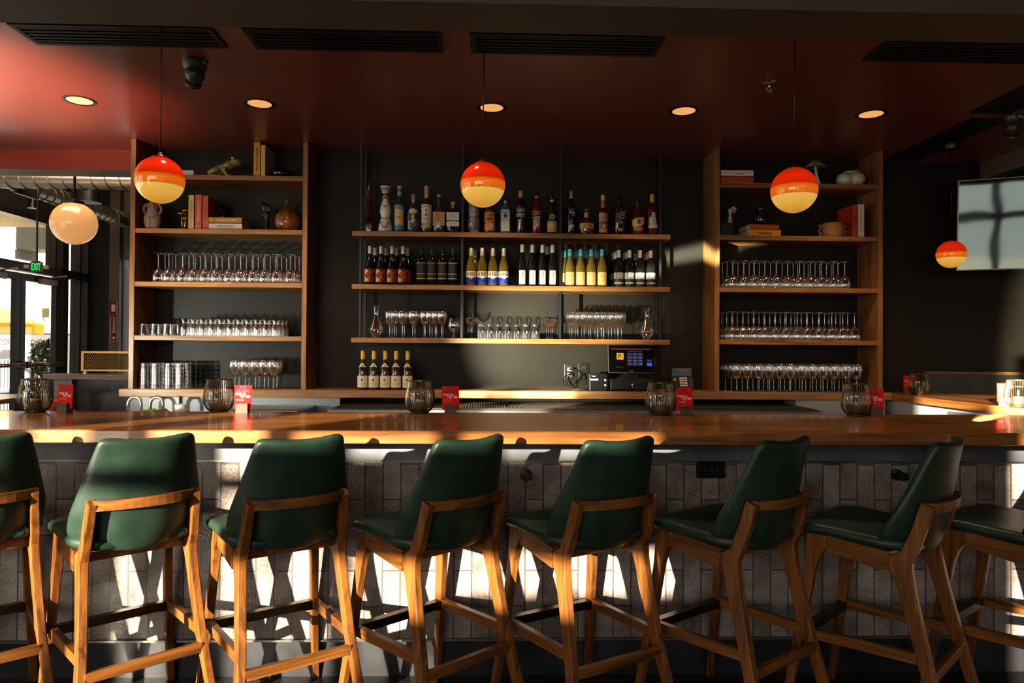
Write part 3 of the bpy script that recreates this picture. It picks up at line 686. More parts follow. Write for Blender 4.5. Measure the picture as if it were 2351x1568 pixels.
for j in range(2):
    for i, x in enumerate(XR((1304, 1328, 1352, 1376))): dup(b, (x-.006-.012*j, 5.295+.08*j, CZ[1]), 0, f'{ORD[i]} from left in the {("second", "rear")[j]} row of sunburst bottles', g)
b = body('wine_bottle', 'x', BURG, darkglass, g); cap(b, .0155, .222, .279, P((178, 178, 164), .4))
l = lab(b, .038, 1.25, .004, .110, P((38, 36, 34)))
part('photo_print', MB().patch(.038, -1.2, 1.2, .062, .108, eps=.001), noisy('grey_photo', [(.35, (.08, .076, .065)), (.65, (.38, .36, .31))], nscale=40), l)
txt(l, .038, .029, 'STAGEDIVE', .017, P((225, 220, 205)), width=.074, bold=.016)
line(b, XR((1420, 1444.5, 1469, 1493.5)), 5.21, CZ[1], 'front dark bottles with grey photo labels', g)
for i, (px, y) in enumerate(((1413, 5.29), (1438, 5.29), (1487, 5.29), (1409, 5.37), (1434, 5.37), (1459, 5.37), (1482, 5.37))):
    dup(b, (atY(px, 650, y).x, y, CZ[1]), 0, f'{ORD[i if i < 3 else i-3]} from left in the {"second" if i < 3 else "rear"} row of grey photo label bottles', g)
# five bottles on the counter
g = 'five wine bottles on the back counter'
b = body('wine_bottle', 'x', BURG, oliveglass, g); c = cap(b, .0158, .225, .289, P((206, 168, 40), .4))
l = lab(b, .038, 1.3, .018, .104, P((212, 204, 180)))
part('crest', MB().lathe([(0, 0), (.005, 0)], 10, cap=False, M=Matrix.Translation((0, -.0395, .070)) @ Matrix.Rotation(PI/2, 4, 'X')).text('M', .016, oncyl(.038, .075), bold=.03), P((60, 58, 52)), l, False)
txt(l, .038, .045, 'CÔTES DU RHÔNE', .0075, P((120, 112, 96)), bold=.008); txt(l, .038, .033, 'RÉSERVE', .006, P((150, 140, 120))); txt(l, .038, .096, 'FAMILLE', .0045, P((150, 140, 120)))
nl = part('neck_label', MB().grid(lambda u, v: ((.031-.005*v+.0012)*math.sin(-1+2*u), -(.031-.005*v+.0012)*math.cos(-1+2*u), .163+.004+v*(.010+.022*math.sin(PI*u)**1.5)-.012*math.sin(PI*u)**2*(1-v)), 10, 4), P((205, 196, 172)), b)
part('neck_crest', MB().text('M', .012, oncyl(.031, .180), bold=.03), P((60, 58, 52)), nl, False)
line(b, [atY(p, 890, 5.2).x for p in (832.5, 858, 884, 909, 935.5)], 5.2, CT, 'yellow-capped wine bottles on the back counter', g)
# top shelf spirits
g = 'spirit bottles on the top hung shelf'
def spirit(px, label, prof, m, n=2.0, asp=1.0, seg=28):
    o = body('liquor_bottle', label, prof, m, g, seg, n, asp); o.location = (atY(px, 535, 5.22).x, 5.22, CZ[2]); return o
def sticker(l, r, z, a0=0, eps=.0016):
    l = l.parent or l
    s = part('tag_sticker', MB().patch(r, a0-.011/r, a0+.011/r, z-.010, z+.010, eps=eps), white, l); part('sticker_print', MB().text('26', .016, oncyl(r, z, eps=eps+.0006, a0=a0), bold=.02), ink, s, False)
b = spirit(848, 'tall slim dark bottle with gold neck tracery at shelf left end', [(.036, 0), (.037, .004), (.030, .16), (.016, .24), (.012, .27), (.012, .37)], mat('wine_dark', (.028, .006, .007), .08, spec=.7), 3)
cap(b, .0125, .35, .394, P((70, 46, 24), .35)); m = MB()
for k in range(3): m.tube([(.0165*math.sin(t*2.2+k*2.1), -.0165*math.cos(t*2.2+k*2.1), .25+.1*t) for t in [i/14 for i in range(15)]], .0012, 5)
part('gold_tracery', m, gold, b)
l = lab(b, .036, .8, .018, .066, P((22, 14, 12))); txt(l, .036, .053, 'Don Julio', .014, goldink); txt(l, .036, .034, '1942', .017, goldink, bold=.015)
b = spirit(885, 'white and blue painted ceramic decanter with flared crown', [(.052, 0), (.056, .004), (.051, .058), (.042, .085), (.0325, .110), (.036, .125), (.043, .154), (.038, .196), (.029, .238), (.020, .272), (.0225, .290)], P((214, 206, 190), .25))
cr = part('crown_stopper', MB().lathe([(.0235, .29), (.041, .335), (.042, .340), (.040, .346)], 22), P((196, 186, 168), .3), b)
part('stopper_dome', MB().lathe([(.040, .345), (.036, .357), (.022, .366), (0, .369)], 22), P((48, 24, 22), .25), cr)
blue = P((34, 36, 78), .4); m = MB()
def blob_on(rf, a, z, w, h):
    m.poly([( (rf(z+h*math.sin(t))+.0012)*math.sin(a+w*math.cos(t)/rf(z)), -(rf(z+h*math.sin(t))+.0012)*math.cos(a+w*math.cos(t)/rf(z)), z+h*math.sin(t)) for t in [2*PI*k/8 for k in range(8)]])
def rdec(z):
    pr = [(.056, .0), (.051, .058), (.042, .085), (.0325, .110), (.036, .125), (.043, .154), (.038, .196), (.029, .238), (.020, .272), (.0235, .29), (.041, .335)]
    for (r0, z0), (r1, z1) in zip(pr, pr[1:]):
        if z0 <= z <= z1: return r0+(r1-r0)*(z-z0)/(z1-z0)
    return pr[-1][0]
for i in range(30):
    t = -2.2+4.4*i/29; z = .20+.062*math.cos(t*.72); a = .95*math.sin(t*.71)
    blob_on(rdec, a + (.12 if i % 2 else -.08), z, .0036, .0042)
for i in range(34):
    t = i/33; z = .052+.022*math.sin(t*2*PI*1.5); blob_on(rdec, -1.2+2.4*t, z, .0036, .004)
for i in range(7): blob_on(rdec, -1.2+.4*i, .009, .0034, .005)
for i in range(9): blob_on(rdec, -1.2+.3*i, .104, .003, .004)
for i in range(9):
    a = -1.3+.33*i; m.poly([((rdec(z)+.0014)*math.sin(a+d), -(rdec(z)+.0014)*math.cos(a+d), z) for d, z in ((-.09, .331), (0, .296), (.09, .331))][::-1])
m.lathe([(.0215, .272), (.0245, .290)], 22, cap=False); m.text('CA', .02, oncyl(.038, .19, eps=.0025), bold=.03)
part('blue_pattern', m, blue, b, False)
b = spirit(917, 'clear round bottle with blue and yellow label and cork', [(.038, 0), (.040, .004), (.040, .205), (.034, .222), (.018, .238), (.017, .33)], clearliq)
cap(b, .0175, .322, .352, cork); part('neck_band', MB().lathe([(.0178, .275), (.0178, .31)], 18, cap=False), P((150, 150, 130)), b)
l = lab(b, .040, 1.2, .018, .204, P((62, 140, 170))); part('label_panel', MB().patch(.040, -.85, .85, .055, .172, eps=.001), P((216, 176, 96)), l)
part('label_bands', MB().patch(.040, -1.15, 1.15, .036, .05, eps=.001).patch(.040, -1.15, 1.15, .178, .192, eps=.001), P((120, 140, 128)), l)
txt(l, .040, .112, 'ARTENLAZ', .014, P((60, 60, 70)), width=.056, bold=.01); part('animal_print', MB().text('~', .06, oncyl(.04, .148), bold=.02), P((180, 110, 50)), l, False); sticker(l, .04, .067, -.25)
b = spirit(949, 'stocky clear bottle with arched cream label and domed stopper', [(.046, 0), (.049, .004), (.049, .135), (.042, .175), (.020, .212), (.0175, .222), (.0175, .250)], clearliq, 2.6)
cap(b, .0185, .222, .252, P((196, 176, 140))); part('stopper', MB().lathe([(.012, .25), (.019, .262), (.019, .276), (.012, .290), (0, .294)], 16), noisy('patterned_stopper', [(.45, (.05, .04, .03)), (.55, (.5, .42, .3))], nscale=120), b)
l = part('label', MB().grid(lambda u, v: (.0498*math.sin(-.82+1.64*u), -.0498*math.cos(-.82+1.64*u), .035+v*(.105+.036*math.sin(PI*u)**.6)), 14, 2), P((200, 186, 160)), b)
txt(l, .049, .103, 'FORTALEZA', .012, ink, width=.064, bold=.014); txt(l, .049, .088, 'TEQUILA', .008, ink); txt(l, .049, .13, '✦', .03, ink); 
part('round_seal', MB().lathe([(.014, 0), (.021, 0)], 20, cap=False, M=Matrix.Translation((0, -.0505, .052)) @ Matrix.Rotation(PI/2, 4, 'X')).lathe([(0, 0), (.011, 0)], 16, cap=False, M=Matrix.Translation((0, -.0505, .052)) @ Matrix.Rotation(PI/2, 4, 'X')), P((74, 60, 48)), l, False)
b = spirit(979, 'tall bottle with white agave plant label and long cork', [(.039, 0), (.041, .004), (.041, .212), (.036, .226), (.019, .246), (.0165, .256), (.0165, .33)], clearliq)
cap(b, .0172, .262, .352, cork); l = lab(b, .041, 1.15, .033, .208, P((214, 202, 172))); txt(l, .041, .192, 'BANHEZ', .015, P((52, 48, 44)), width=.062, bold=.012); txt(l, .041, .104, 'MEZCAL', .009, P((70, 64, 52))); txt(l, .041, .094, 'ARTESANAL', .007, P((70, 64, 52))); txt(l, .041, .081, 'ENSAMBLE', .008, P((180, 70, 40)), bold=.01)
m = MB(); f_ = oncyl(.041, .135); m.tube([f_(0, -.01), f_(0, .035)], .0010, 4)
for k in range(9): a = PI*(k+.5)/9; m.tube([f_(0, -.01), f_(.016*math.cos(a), -.01+.018*math.sin(a))], .0010, 4)
m.poly([f_(-.009, .022), f_(.009, .022), f_(0, .05)]); part('agave_print', m, P((84, 88, 70)), l, False)
part('edging', MB().patch(.041, -1.1, 1.1, .034, .052, eps=.001), P((204, 156, 84)), l); part('dark_band', MB().patch(.041, -1.1, 1.1, .058, .066, eps=.001), P((80, 40, 34)), l); sticker(l, .041, .066, .35, .0022)
b = spirit(1008, 'square-shouldered bottle with brown kraft label and cork', [(.042, 0), (.044, .004), (.044, .150), (.040, .166), (.018, .196), (.0165, .204), (.0165, .27)], mat('pale_spirit', (.06, .045, .03), .07, spec=.7), 3.2)
cap(b, .0165, .206, .292, cork); l = part('label', MB().grid(lambda u, v: (-.044+.088*u, -.0452, .050+.102*v), 1, 1), P((186, 142, 96)), b)
part('lettering', MB().text('Casa', .014, flat((-.006, -.0458, .138)), shear=.3).text('Dragones', .011, flat((0, -.0458, .124)), shear=.3).text('TEQUILA', .006, flat((0, -.0458, .078))), P((80, 52, 34)), l, False)
part('green_mark', MB().poly([(-.016, -.0458, .094), (.008, -.0458, .094), (.011, -.0458, .106), (-.012, -.0458, .106)]), P((90, 140, 84)), l, False)
s = part('tag_sticker', MB().box(-.02, .006, -.0464, -.0458, .054, .076), white, b, False); part('sticker_print', MB().text('26', .018, flat((-.007, -.0468, .065)), bold=.02), ink, s, False)
b = spirit(1040, 'short broad dark bottle with split white label', [(.046, 0), (.049, .004), (.049, .150), (.044, .165), (.016, .180), (.0155, .21)], mat('dark_clear', (.018, .018, .018), .07, spec=.8), 3.4)
cap(b, .017, .185, .236, cork); part('neck_tape', MB().lathe([(.0162, .196), (.0176, .204), (.0162, .206)], 16, cap=False), P((70, 60, 110)), b)
l = part('label', MB().grid(lambda u, v: (-.047+.094*u, -.0505, .090+.060*v), 1, 1).grid(lambda u, v: (-.047+.094*u, -.0505, .046+.036*v), 1, 1), P((206, 196, 176)), b)
part('lettering', MB().text('o', .026, flat((0, -.0511, .134))).text('RESERVA DEL SEÑOR', .0065, flat((0, -.0511, .116))).text('— 1 —', .006, flat((.012, -.0511, .066))), P((84, 80, 76)), l, False)
s = part('tag_sticker', MB().box(-.026, -.004, -.0517, -.0511, .053, .075), white, b, False); part('sticker_print', MB().text('26', .016, flat((-.015, -.0521, .064)), bold=.02), ink, s, False)
b = spirit(1088, 'frosted grey bottle with flying birds half behind the globe', [(.039, 0), (.042, .004), (.042, .220), (.034, .245), (.016, .27), (.015, .36)], noisy('frosted_scene', [(.36, (.045, .045, .055)), (.5, (.15, .145, .145)), (.62, (.34, .33, .33))], (1, 1, 2.2), 16, 3, .35))
m = MB()
for x, z, s_ in ((-.008, .165, .02), (.014, .174, .015), (.02, .135, .012), (0, .078, .014)): f_ = oncyl(.042, z); m.poly([f_(-s_, s_*.6), f_(0, -.2*s_), f_(s_*1.1, s_*.5), f_(0, .15*s_)])
part('bird_print', m, P((220, 216, 210)), b, False); sticker(b, .042, .066, -.55)
b = spirit(1124, 'round bottle with copper label directly below the centre globe', [(.041, 0), (.043, .004), (.043, .165), (.036, .182), (.017, .205), (.016, .29)], clearliq)
cap(b, .0175, .26, .3, P((150, 90, 44))); l = lab(b, .043, 1.1, .022, .158, P((196, 126, 66))); txt(l, .043, .137, "Tito's", .030, P((70, 36, 20)), shear=.3, bold=.01); txt(l, .043, .078, 'Handmade', .020, P((90, 46, 26)), shear=.3, bold=.006); txt(l, .043, .056, 'VODKA', .009, P((90, 46, 26)))
part('oval_print', MB().lathe([(0, 0), (.021, 0)], 20, cap=False, M=Matrix.Translation((0, -.0455, .105)) @ Matrix.Rotation(PI/2, 4, 'X') @ Matrix.Diagonal((1, .7, 1, 1))), P((110, 50, 26)), l, False); sticker(l, .043, .062, .3, .0024)
b = spirit(1160, 'aqua blue bottle with arched silver label beside the globe', [(.040, 0), (.043, .004), (.043, .172), (.036, .194), (.015, .206), (.0145, .235)], bluegl, 3.4)
cap(b, .0105, .208, .250, P((210, 205, 196)))
l = part('label', MB().poly([(-.032, -.0446, .014), (.032, -.0446, .014), (.032, -.0446, .165), (.022, -.0446, .178), (-.022, -.0446, .178), (-.032, -.0446, .165)]), P((196, 194, 178)), b, False)
part('lettering', MB().text('BOMBAY', .013, flat((0, -.0452, .156)), bold=.02).text('SAPPHIRE', .010, flat((0, -.0452, .102)), bold=.02).text('LONDON DRY GIN', .0055, flat((.004, -.0452, .085))).text('DISTILLED', .0055, flat((.004, -.0452, .05))), P((44, 52, 62)), l, False)
part('portrait_oval', MB().lathe([(0, 0), (.016, 0)], 18, cap=False, M=Matrix.Translation((0, -.0454, .130)) @ Matrix.Rotation(PI/2, 4, 'X')), P((46, 66, 84)), l, False)
part('label_frame', MB().tube([(-.030, -.0448, .017), (.030, -.0448, .017), (.030, -.0448, .164), (.021, -.0448, .176), (-.021, -.0448, .176), (-.030, -.0448, .164)], .0012, 4, closed=True), P((40, 70, 90)), l, False)
s = part('tag_sticker', MB().box(-.034, -.014, -.0462, -.0456, .056, .076), white, b, False); part('sticker_print', MB().text('26', .016, flat((-.024, -.0466, .066)), bold=.02), ink, s, False)
b = spirit(1195, 'dark red bottle with mint band and gold capsule', [(.035, 0), (.037, .004), (.037, .212), (.030, .245), (.016, .262), (.0145, .32)], mat('dark_red_spirit', (.030, .008, .008), .07, spec=.7))
cap(b, .0158, .262, .325, P((206, 160, 100), .4)); l = lab(b, .037, 1.2, .124, .194, P((40, 44, 44))); part('mint_band', MB().patch(.037, -1.15, 1.15, .126, .155, eps=.001), P((130, 150, 136)), l); part('silver_line', MB().patch(.037, -1.1, 1.1, .186, .192, eps=.001), P((150, 150, 140)), l)
txt(l, .037, .171, 'CAMPARI', .021, P((222, 214, 196)), width=.068, bold=.016)
b = spirit(1232, 'bright red bottle with slanted navy and yellow name label', [(.036, 0), (.038, .004), (.040, .160), (.038, .195), (.022, .222), (.015, .238), (.0145, .305)], redliq)
cap(b, .0155, .275, .316, P((26, 22, 20))); part('neck_band', MB().lathe([(.0158, .276), (.0158, .286)], 16, cap=False), P((200, 160, 40)), b)
l = part('label', MB().grid(lambda u, v: (.0405*math.sin((-.62+1.24*u)*(.8+.2*v)), -.0405*math.cos((-.62+1.24*u)*(.8+.2*v)), .052+.078*v), 8, 3), P((150, 160, 120)), b)
bd = part('name_band', MB().grid(lambda u, v: (.0408*math.sin(-1.1+2.2*u), -.0408*math.cos(-1.1+2.2*u), .122+.014*u+.036*v), 12, 2), P((24, 24, 40)), b); part('lettering', MB().text('APEROL', .021, lambda a, c: oncyl(.0408, .148, eps=.0012)(a, c+.16*a), .064, .15, .018), P((226, 172, 50)), bd, False)
part('band_edge', MB().grid(lambda u, v: (.041*math.sin(-1.1+2.2*u), -.041*math.cos(-1.1+2.2*u), .118+.014*u+.003*v), 12, 1).grid(lambda u, v: (.041*math.sin(-1.1+2.2*u), -.041*math.cos(-1.1+2.2*u), .159+.014*u+.003*v), 12, 1), P((214, 206, 190)), bd)
part('label_print', MB().text('APERITIVO', .007, oncyl(.0405, .11)).text('1919', .007, oncyl(.0405, .098)), P((90, 96, 70)), l, False); sticker(l, .0405, .064, .18, .002)
b = spirit(1267, 'dark bottle with round eagle seal and cream label', [(.037, 0), (.039, .004), (.039, .120), (.034, .165), (.021, .225), (.0155, .25), (.0145, .29)], greenglass)
cap(b, .011, .26, .297, P((24, 22, 22))); part('neck_band', MB().lathe([(.0168, .244), (.0162, .262)], 16, cap=False), P((206, 160, 120)), b)
l = lab(b, .039, 1.15, .016, .098, P((200, 168, 120))); txt(l, .039, .086, 'FERNET BRANCA', .013, P((52, 34, 26)), width=.062, bold=.016); txt(l, .039, .044, 'MILANO', .007, P((90, 60, 40))); txt(l, .039, .032, 'LIQUORE AMARO', .006, P((90, 60, 40))); sticker(l, .039, .064, -.2, .002)
sl = part('round_seal', MB().lathe([(0, 0), (.022, 0)], 24, cap=False, M=Matrix.Translation((0, -.0405, .128)) @ Matrix.Rotation(PI/2, 4, 'X')), P((110, 140, 120)), b, False)
part('eagle_print', MB().poly([(-.016, -.0412, .134), (-.002, -.0412, .122), (0, -.0412, .116), (.004, -.0412, .122), (.017, -.0412, .136), (.002, -.0412, .130)]), P((44, 32, 24)), sl, False)
b = spirit(1311, 'slim black bottle with silver script initials and grey capsule', [(.034, 0), (.036, .004), (.034, .20), (.028, .228), (.0145, .246), (.0135, .325)], darkglass)
cap(b, .0145, .27, .330, P((150, 140, 128), .35)); part('lettering', MB().text('G', .05, oncyl(.035, .172, a0=-.15), shear=.4, bold=.004).text('R', .044, oncyl(.034, .150, a0=.35), shear=.4, bold=.004).text('— 10 —', .009, oncyl(.035, .124)), P((190, 186, 178)), b, False)
part('silver_leaf', MB().grid(lambda u, v: oncyl(.0355, .10)(-.022+.03*u+.02*(1-v)-.012, -.03+.055*v-.03*u), 4, 2), P((96, 96, 94)), b); sticker(b, .0355, .062, .2)
b = spirit(1346, 'squat round whiskey bottle with kraft band and horse stopper', [(.054, 0), (.057, .005), (.057, .075), (.050, .100), (.020, .124), (.0155, .130), (.0155, .165)], amber, 2.3)
l = lab(b, .057, 1.1, .040, .082, P((196, 156, 96)), eps=.003); m = MB()
for k, w in enumerate((.06, .066, .05)): m.patch(.057, -w/.114, w/.114, .050+.009*k, .0525+.009*k, eps=.004)
part('script_lines', m, P((110, 76, 44)), l, False); part('neck_label', MB().lathe([(.0166, .128), (.0166, .168)], 16, cap=False), P((200, 160, 90)), b)
hs = MB().lathe([(.013, .165), (.016, .172), (.013, .180), (0, .181)], 14); hs.blob((.002, 0, .190), (.017, .006, .007)).blob((.016, 0, .199), (.009, .004, .005)).tube([(.008, 0, .192), (.013, 0, .199)], .004, 6)
for x in (-.012, .012): hs.tube([(x*.7, 0, .188), (x, 0, .180)], .002, 5)
hs.tube([(-.014, 0, .194), (-.022, 0, .189)], .002, 5); part('horse_stopper', hs, mat('pewter', (.35, .3, .22), .35, 1), b)
b = spirit(1384, 'dark bottle with peach capsule and peach two-part label', [(.033, 0), (.035, .004), (.035, .165), (.031, .182), (.018, .20), (.0155, .215), (.014, .29)], amber)
cap(b, .0172, .205, .262, P((188, 112, 72)), .0152); part('gold_capsule', MB().lathe([(.0155, .262), (.0160, .300), (.014, .302)], 16), P((214, 168, 120)), b)
l = lab(b, .035, 1.2, .016, .164, P((196, 148, 112))); txt(l, .035, .138, 'BASIL', .008, P((96, 62, 44)), bold=.012); txt(l, .035, .128, 'HAYDEN', .008, P((96, 62, 44)), bold=.012); txt(l, .035, .112, 'DARK RYE', .006, P((96, 62, 44))); part('belt', MB().patch(.0352, -1.3, 1.3, .087, .092, eps=.0012), P((40, 28, 22)), l); part('lower_panel', MB().patch(.035, -.7, .7, .044, .104, eps=.0009), P((150, 104, 74)), l); sticker(l, .035, .064, .1, .002); txt(l, .035, .154, '✦', .018, P((96, 62, 44)))
b = spirit(1422, 'square whiskey bottle with slanted dark striped band', [(.038, 0), (.040, .004), (.040, .195), (.034, .215), (.016, .226), (.014, .27)], mat('dark_amber', (.022, .009, .005), .07, spec=.7), 4.5)
cap(b, .0165, .252, .294, P((24, 22, 22), .3)); m = lambda a, c: (a, -.0415, .142+c+.36*a)
l = part('label', MB().poly([m(-.039, -.028), m(.039, -.028), m(.039, .026), m(-.039, .026)]), P((20, 17, 16)), b, False)
mm = lambda a, c: (a, -.0421, .142+c+.36*a)
part('label_stripe', MB().poly([mm(-.037, -.026), mm(.037, -.026), mm(.037, -.022), mm(-.037, -.022)]).poly([mm(-.037, .021), mm(.037, .021), mm(.037, .024), mm(-.037, .024)]), P((206, 190, 160)), l, False)
part('lettering', MB().text('JOHNNIE WALKER', .008, lambda a, c: mm(a, c+.010), .062, 0, .01).text('BLACK LABEL', .0105, lambda a, c: mm(a, c-.003), .066, 0, .016).text('12 YEARS', .006, lambda a, c: mm(a, c-.015)), P((214, 202, 176)), l, False)
part('base_label', MB().grid(lambda u, v: (-.018+.036*u, -.0415, .028+.018*v), 1, 1), P((150, 120, 76)), b)
b = spirit(1464, 'round bottle with torn buffalo label and green capsule', [(.045, 0), (.049, .004), (.049, .105), (.042, .145), (.020, .195), (.0165, .215), (.0155, .25)], amber)
cap(b, .0145, .228, .268, P((26, 44, 30))); l = part('label', MB().grid(lambda u, v: (.0497*math.sin(-1.15+2.3*u), -.0497*math.cos(-1.15+2.3*u), .066+.020*u-.012*math.sin(PI*u)+v*(.050+.014*math.sin(PI*u*.9))), 14, 3), P((206, 170, 104)), b)
part('buffalo_print', MB().grid(lambda u, v: oncyl(.0497, .104, eps=.001)(.016*math.cos(2*PI*u)*v, .022*math.sin(2*PI*u)*v*(1-.3*math.sin(2*PI*u))), 14, 3), noisy('sepia_print', [(.4, (.05, .025, .012)), (.6, (.30, .17, .08))], nscale=60), l, False)
n_ = part('name_label', MB().patch(.0492, -.7, .7, .028, .062, eps=.0008), P((120, 16, 18)), b); part('lettering', MB().text('BUFFALO TRACE', .016, oncyl(.0492, .050, eps=.0018), .066, 0, .02).text('BOURBON', .010, oncyl(.0492, .035, eps=.0018), None, 0, .02), P((216, 196, 170)), n_, False)
b = spirit(1497, 'broad-shouldered whisky bottle with grey label and gold capsule', [(.036, 0), (.039, .004), (.044, .170), (.043, .200), (.030, .232), (.0165, .244), (.0155, .255)], mat('sherry_amber', (.07, .012, .006), .07, spec=.7), 2.8)
cap(b, .0172, .250, .314, P((196, 150, 70), .35)); l = lab(b, .0445, .85, .052, .172, P((186, 176, 160))); txt(l, .0445, .132, 'THE MACALLAN', .012, P((64, 54, 46)), width=.062, bold=.012); txt(l, .0445, .105, '12', .020, P((64, 54, 46))); txt(l, .0445, .084, 'HIGHLAND SINGLE MALT', .0055, P((64, 54, 46))); txt(l, .0445, .074, 'SCOTCH WHISKY', .0055, P((64, 54, 46))); txt(l, .0445, .155, '△', .016, P((90, 76, 64)))
# ------------------------------------------------------------------ books
pages = mat('page_edges', (.55, .50, .42), .7)
def standing_book(px0, px1, ytop, z, col, label, depth=.22, text=None, tcol=None, size=.017, tz=0, shear=0, bold=0, w=None, small=None, sgn=-1):
    y0 = 5.18; a, b_ = atY(px0, 500, y0), atY(px1, 500, y0); h = atY((px0+px1)/2, ytop, y0).z - z; w0 = b_.x-a.x
    t = thing('book', label, 'book', ((a.x+b_.x)/2, y0, z))
    c = P(col, .5)
    MB().box(-w0/2, w0/2, 0, .004, 0, h).box(-w0/2, -w0/2+.003, 0, depth, 0, h).box(w0/2-.003, w0/2, 0, depth, 0, h).build('cover', c, t)
    MB().box(-w0/2+.003, w0/2-.003, .004, depth-.004, .003, h-.004).build('pages', pages, t)
    if text:
        m = MB().text(text, size, lambda p, q: (q*1.0*(-sgn) if sgn > 0 else q, -.0008, h/2+tz+sgn*p), w, shear, bold)
        for s, zz in (small or []): m.text(s, .006, flat((0, -.0008, zz)), w0*.75)
        m.build('spine_lettering', tcol or ink, t)
    return t
def lying_book(px0, px1, ytop, ybot, z, col, label, texts=(), depth=.21, rz=0, y0=5.18, X=None):
    a, b_ = atY(px0, 500, y0), atY(px1, 500, y0); h = atY((px0+px1)/2, ytop, y0).z - atY((px0+px1)/2, ybot, y0).z; w0 = b_.x-a.x
    t = thing('book', label, 'book', ((a.x+b_.x)/2, y0, z), rz)
    c = P(col, .5)
    MB().box(-w0/2, w0/2, 0, .004, 0, h).box(-w0/2, w0/2, 0, depth, 0, .003).box(-w0/2, w0/2, 0, depth, h-.003, h).build('cover', c, t)
    MB().box(-w0/2+.004, w0/2-.004, .004, depth-.004, .003, h-.003).build('pages', pages, t)
    if texts:
        for s, size, x, zz, tc, kw in texts: MB().text(s, size, flat((x, -.0008, h/2+zz)), kw.get('w'), kw.get('shear', 0), kw.get('bold', 0)).build('spine_lettering', tc, t)
    return t, h
S1, S2 = SZ[3], SZ[2]
lying_book(398, 443, 387, 400, S1, (196, 190, 182), 'white book lying flat behind the left striped globe')
standing_book(580, 596.5, 327, S1, (206, 150, 40), 'tall mustard book with black spine lettering beside the frog', text='BALEARIO UVAOGI IBIZA', size=.020, bold=.02, w=.175, small=[('ga', .012)])
standing_book(596.5, 608.5, 333, S1, (206, 172, 90), 'pale yellow book standing right of the mustard book')
standing_book(431.5, 446, 448, S2, (204, 178, 104), 'pale yellow book with island title on its spine', text='CANARY ISLANDS', size=.026, tcol=P((140, 122, 70)), w=.185, tz=-.01, sgn=1)
standing_book(447, 463.5, 447, S2, (190, 92, 62), 'coral book with white deck title on its spine', text='STACKING THE DECK', size=.018, tcol=P((230, 200, 186)), bold=.01, w=.135, small=[('NICHOLAS', .208), ('SCHAPIRO', .200), ('PHOTO', .020), ('EDITIONS', .012)])
standing_book(464, 478.5, 449.5, S2, (188, 86, 54), 'coral book with dark lettering beside the stacked books', text='TOGETHERNESS', size=.014, tcol=P((84, 30, 24)), w=.10, small=[('PHAIDON', .205), ('DESIGN', .196), ('MODERN', .028), ('LIVING', .018)])
gi = P((236, 224, 200)); gi.name = 'ivory_print'
_, hM = lying_book(479, 556, 510, 525, S2, (200, 186, 172), 'white book with dark Greek island title under the gold book', [('MYKONOS', .022, 0, 0, ink, {'w': .115})])
lying_book(478.5, 555, 496, 510, S2+hM, (176, 120, 32), 'gold book with white lettering on top of the white book', [('ILLUMINATION OF A GENIUS', .014, .012, 0, gi, {'w': .145, 'bold': .02}), ('Bv', .013, -.10, 0, gi, {'bold': .03})])
_, hO = lying_book(1655, 1729.5, 402, 418, S1, (186, 76, 26), 'orange book lying under the white book, right bookcase', [('SALES OUR KINGDOM', .015, .0, 0, P((130, 44, 18)), {'w': .15})])
lying_book(1655, 1729.5, 387, 402, S1+hO, (210, 204, 196), 'white book with italic title on the orange book', [("THE BUTCHER'S", .008, -.065, .003, P((80, 74, 72)), {'w': .066}), ('Secret', .027, .018, -.002, ink, {'shear': .3}), ('A LEATHER DIARY', .0055, .085, 0, P((110, 104, 100)), {'w': .036})])
_, hC = lying_book(1718.5, 1794, 526, 541, S2, (224, 160, 30), 'yellow book with cowboy title under the black owl', [('Cowboy', .030, .0, -.003, ink, {'bold': .022, 'w': .11}), ('THE LAST', .0055, -.085, 0, P((120, 84, 20)), {}), ('PRESS', .0055, .10, 0, P((120, 84, 20)), {}), ('PORTRAIT OF A', .0045, -.01, .0135, P((120, 84, 20)), {})], rz=.06)
lying_book(1720.5, 1790.5, 514, 526, S2+hC, (196, 92, 30), 'orange book on the yellow cowboy book', rz=.10)
standing_book(1955, 1968.5, 470.5, S2, (184, 64, 22), 'orange red book leaning by the ochre pot', text='MID TOWN', size=.018, tcol=P((96, 24, 14)), bold=.03, w=.06)
standing_book(1968.5, 1985, 469, S2, (206, 198, 190), 'white book with thin title on its spine', text='MID-CENTURY ARTISTS', size=.017, tcol=P((120, 112, 106)), w=.165)
# ------------------------------------------------------------------ ornaments
def orn(name, px, z, label, cat='ornament', y=5.27, rz=0): return thing(name, label, cat, (atY(px, 500, y).x, y, z), rz)
def skin(name, verts, edges, radii, m, parent, sub=2):
    me = bpy.data.meshes.new(name); me.from_pydata(verts, edges, []); o = bpy.data.objects.new(name, me); link(o, parent); me.materials.append(m)
    s = o.modifiers.new('skin', 'SKIN'); s.use_smooth_shade = True
    for v, r in zip(me.skin_vertices[0].data, radii): v.radius = (r, r) if not isinstance(r, tuple) else r
    me.skin_vertices[0].data[0].use_root = True
    u = o.modifiers.new('sub', 'SUBSURF'); u.levels = 1; u.render_levels = sub
    return o
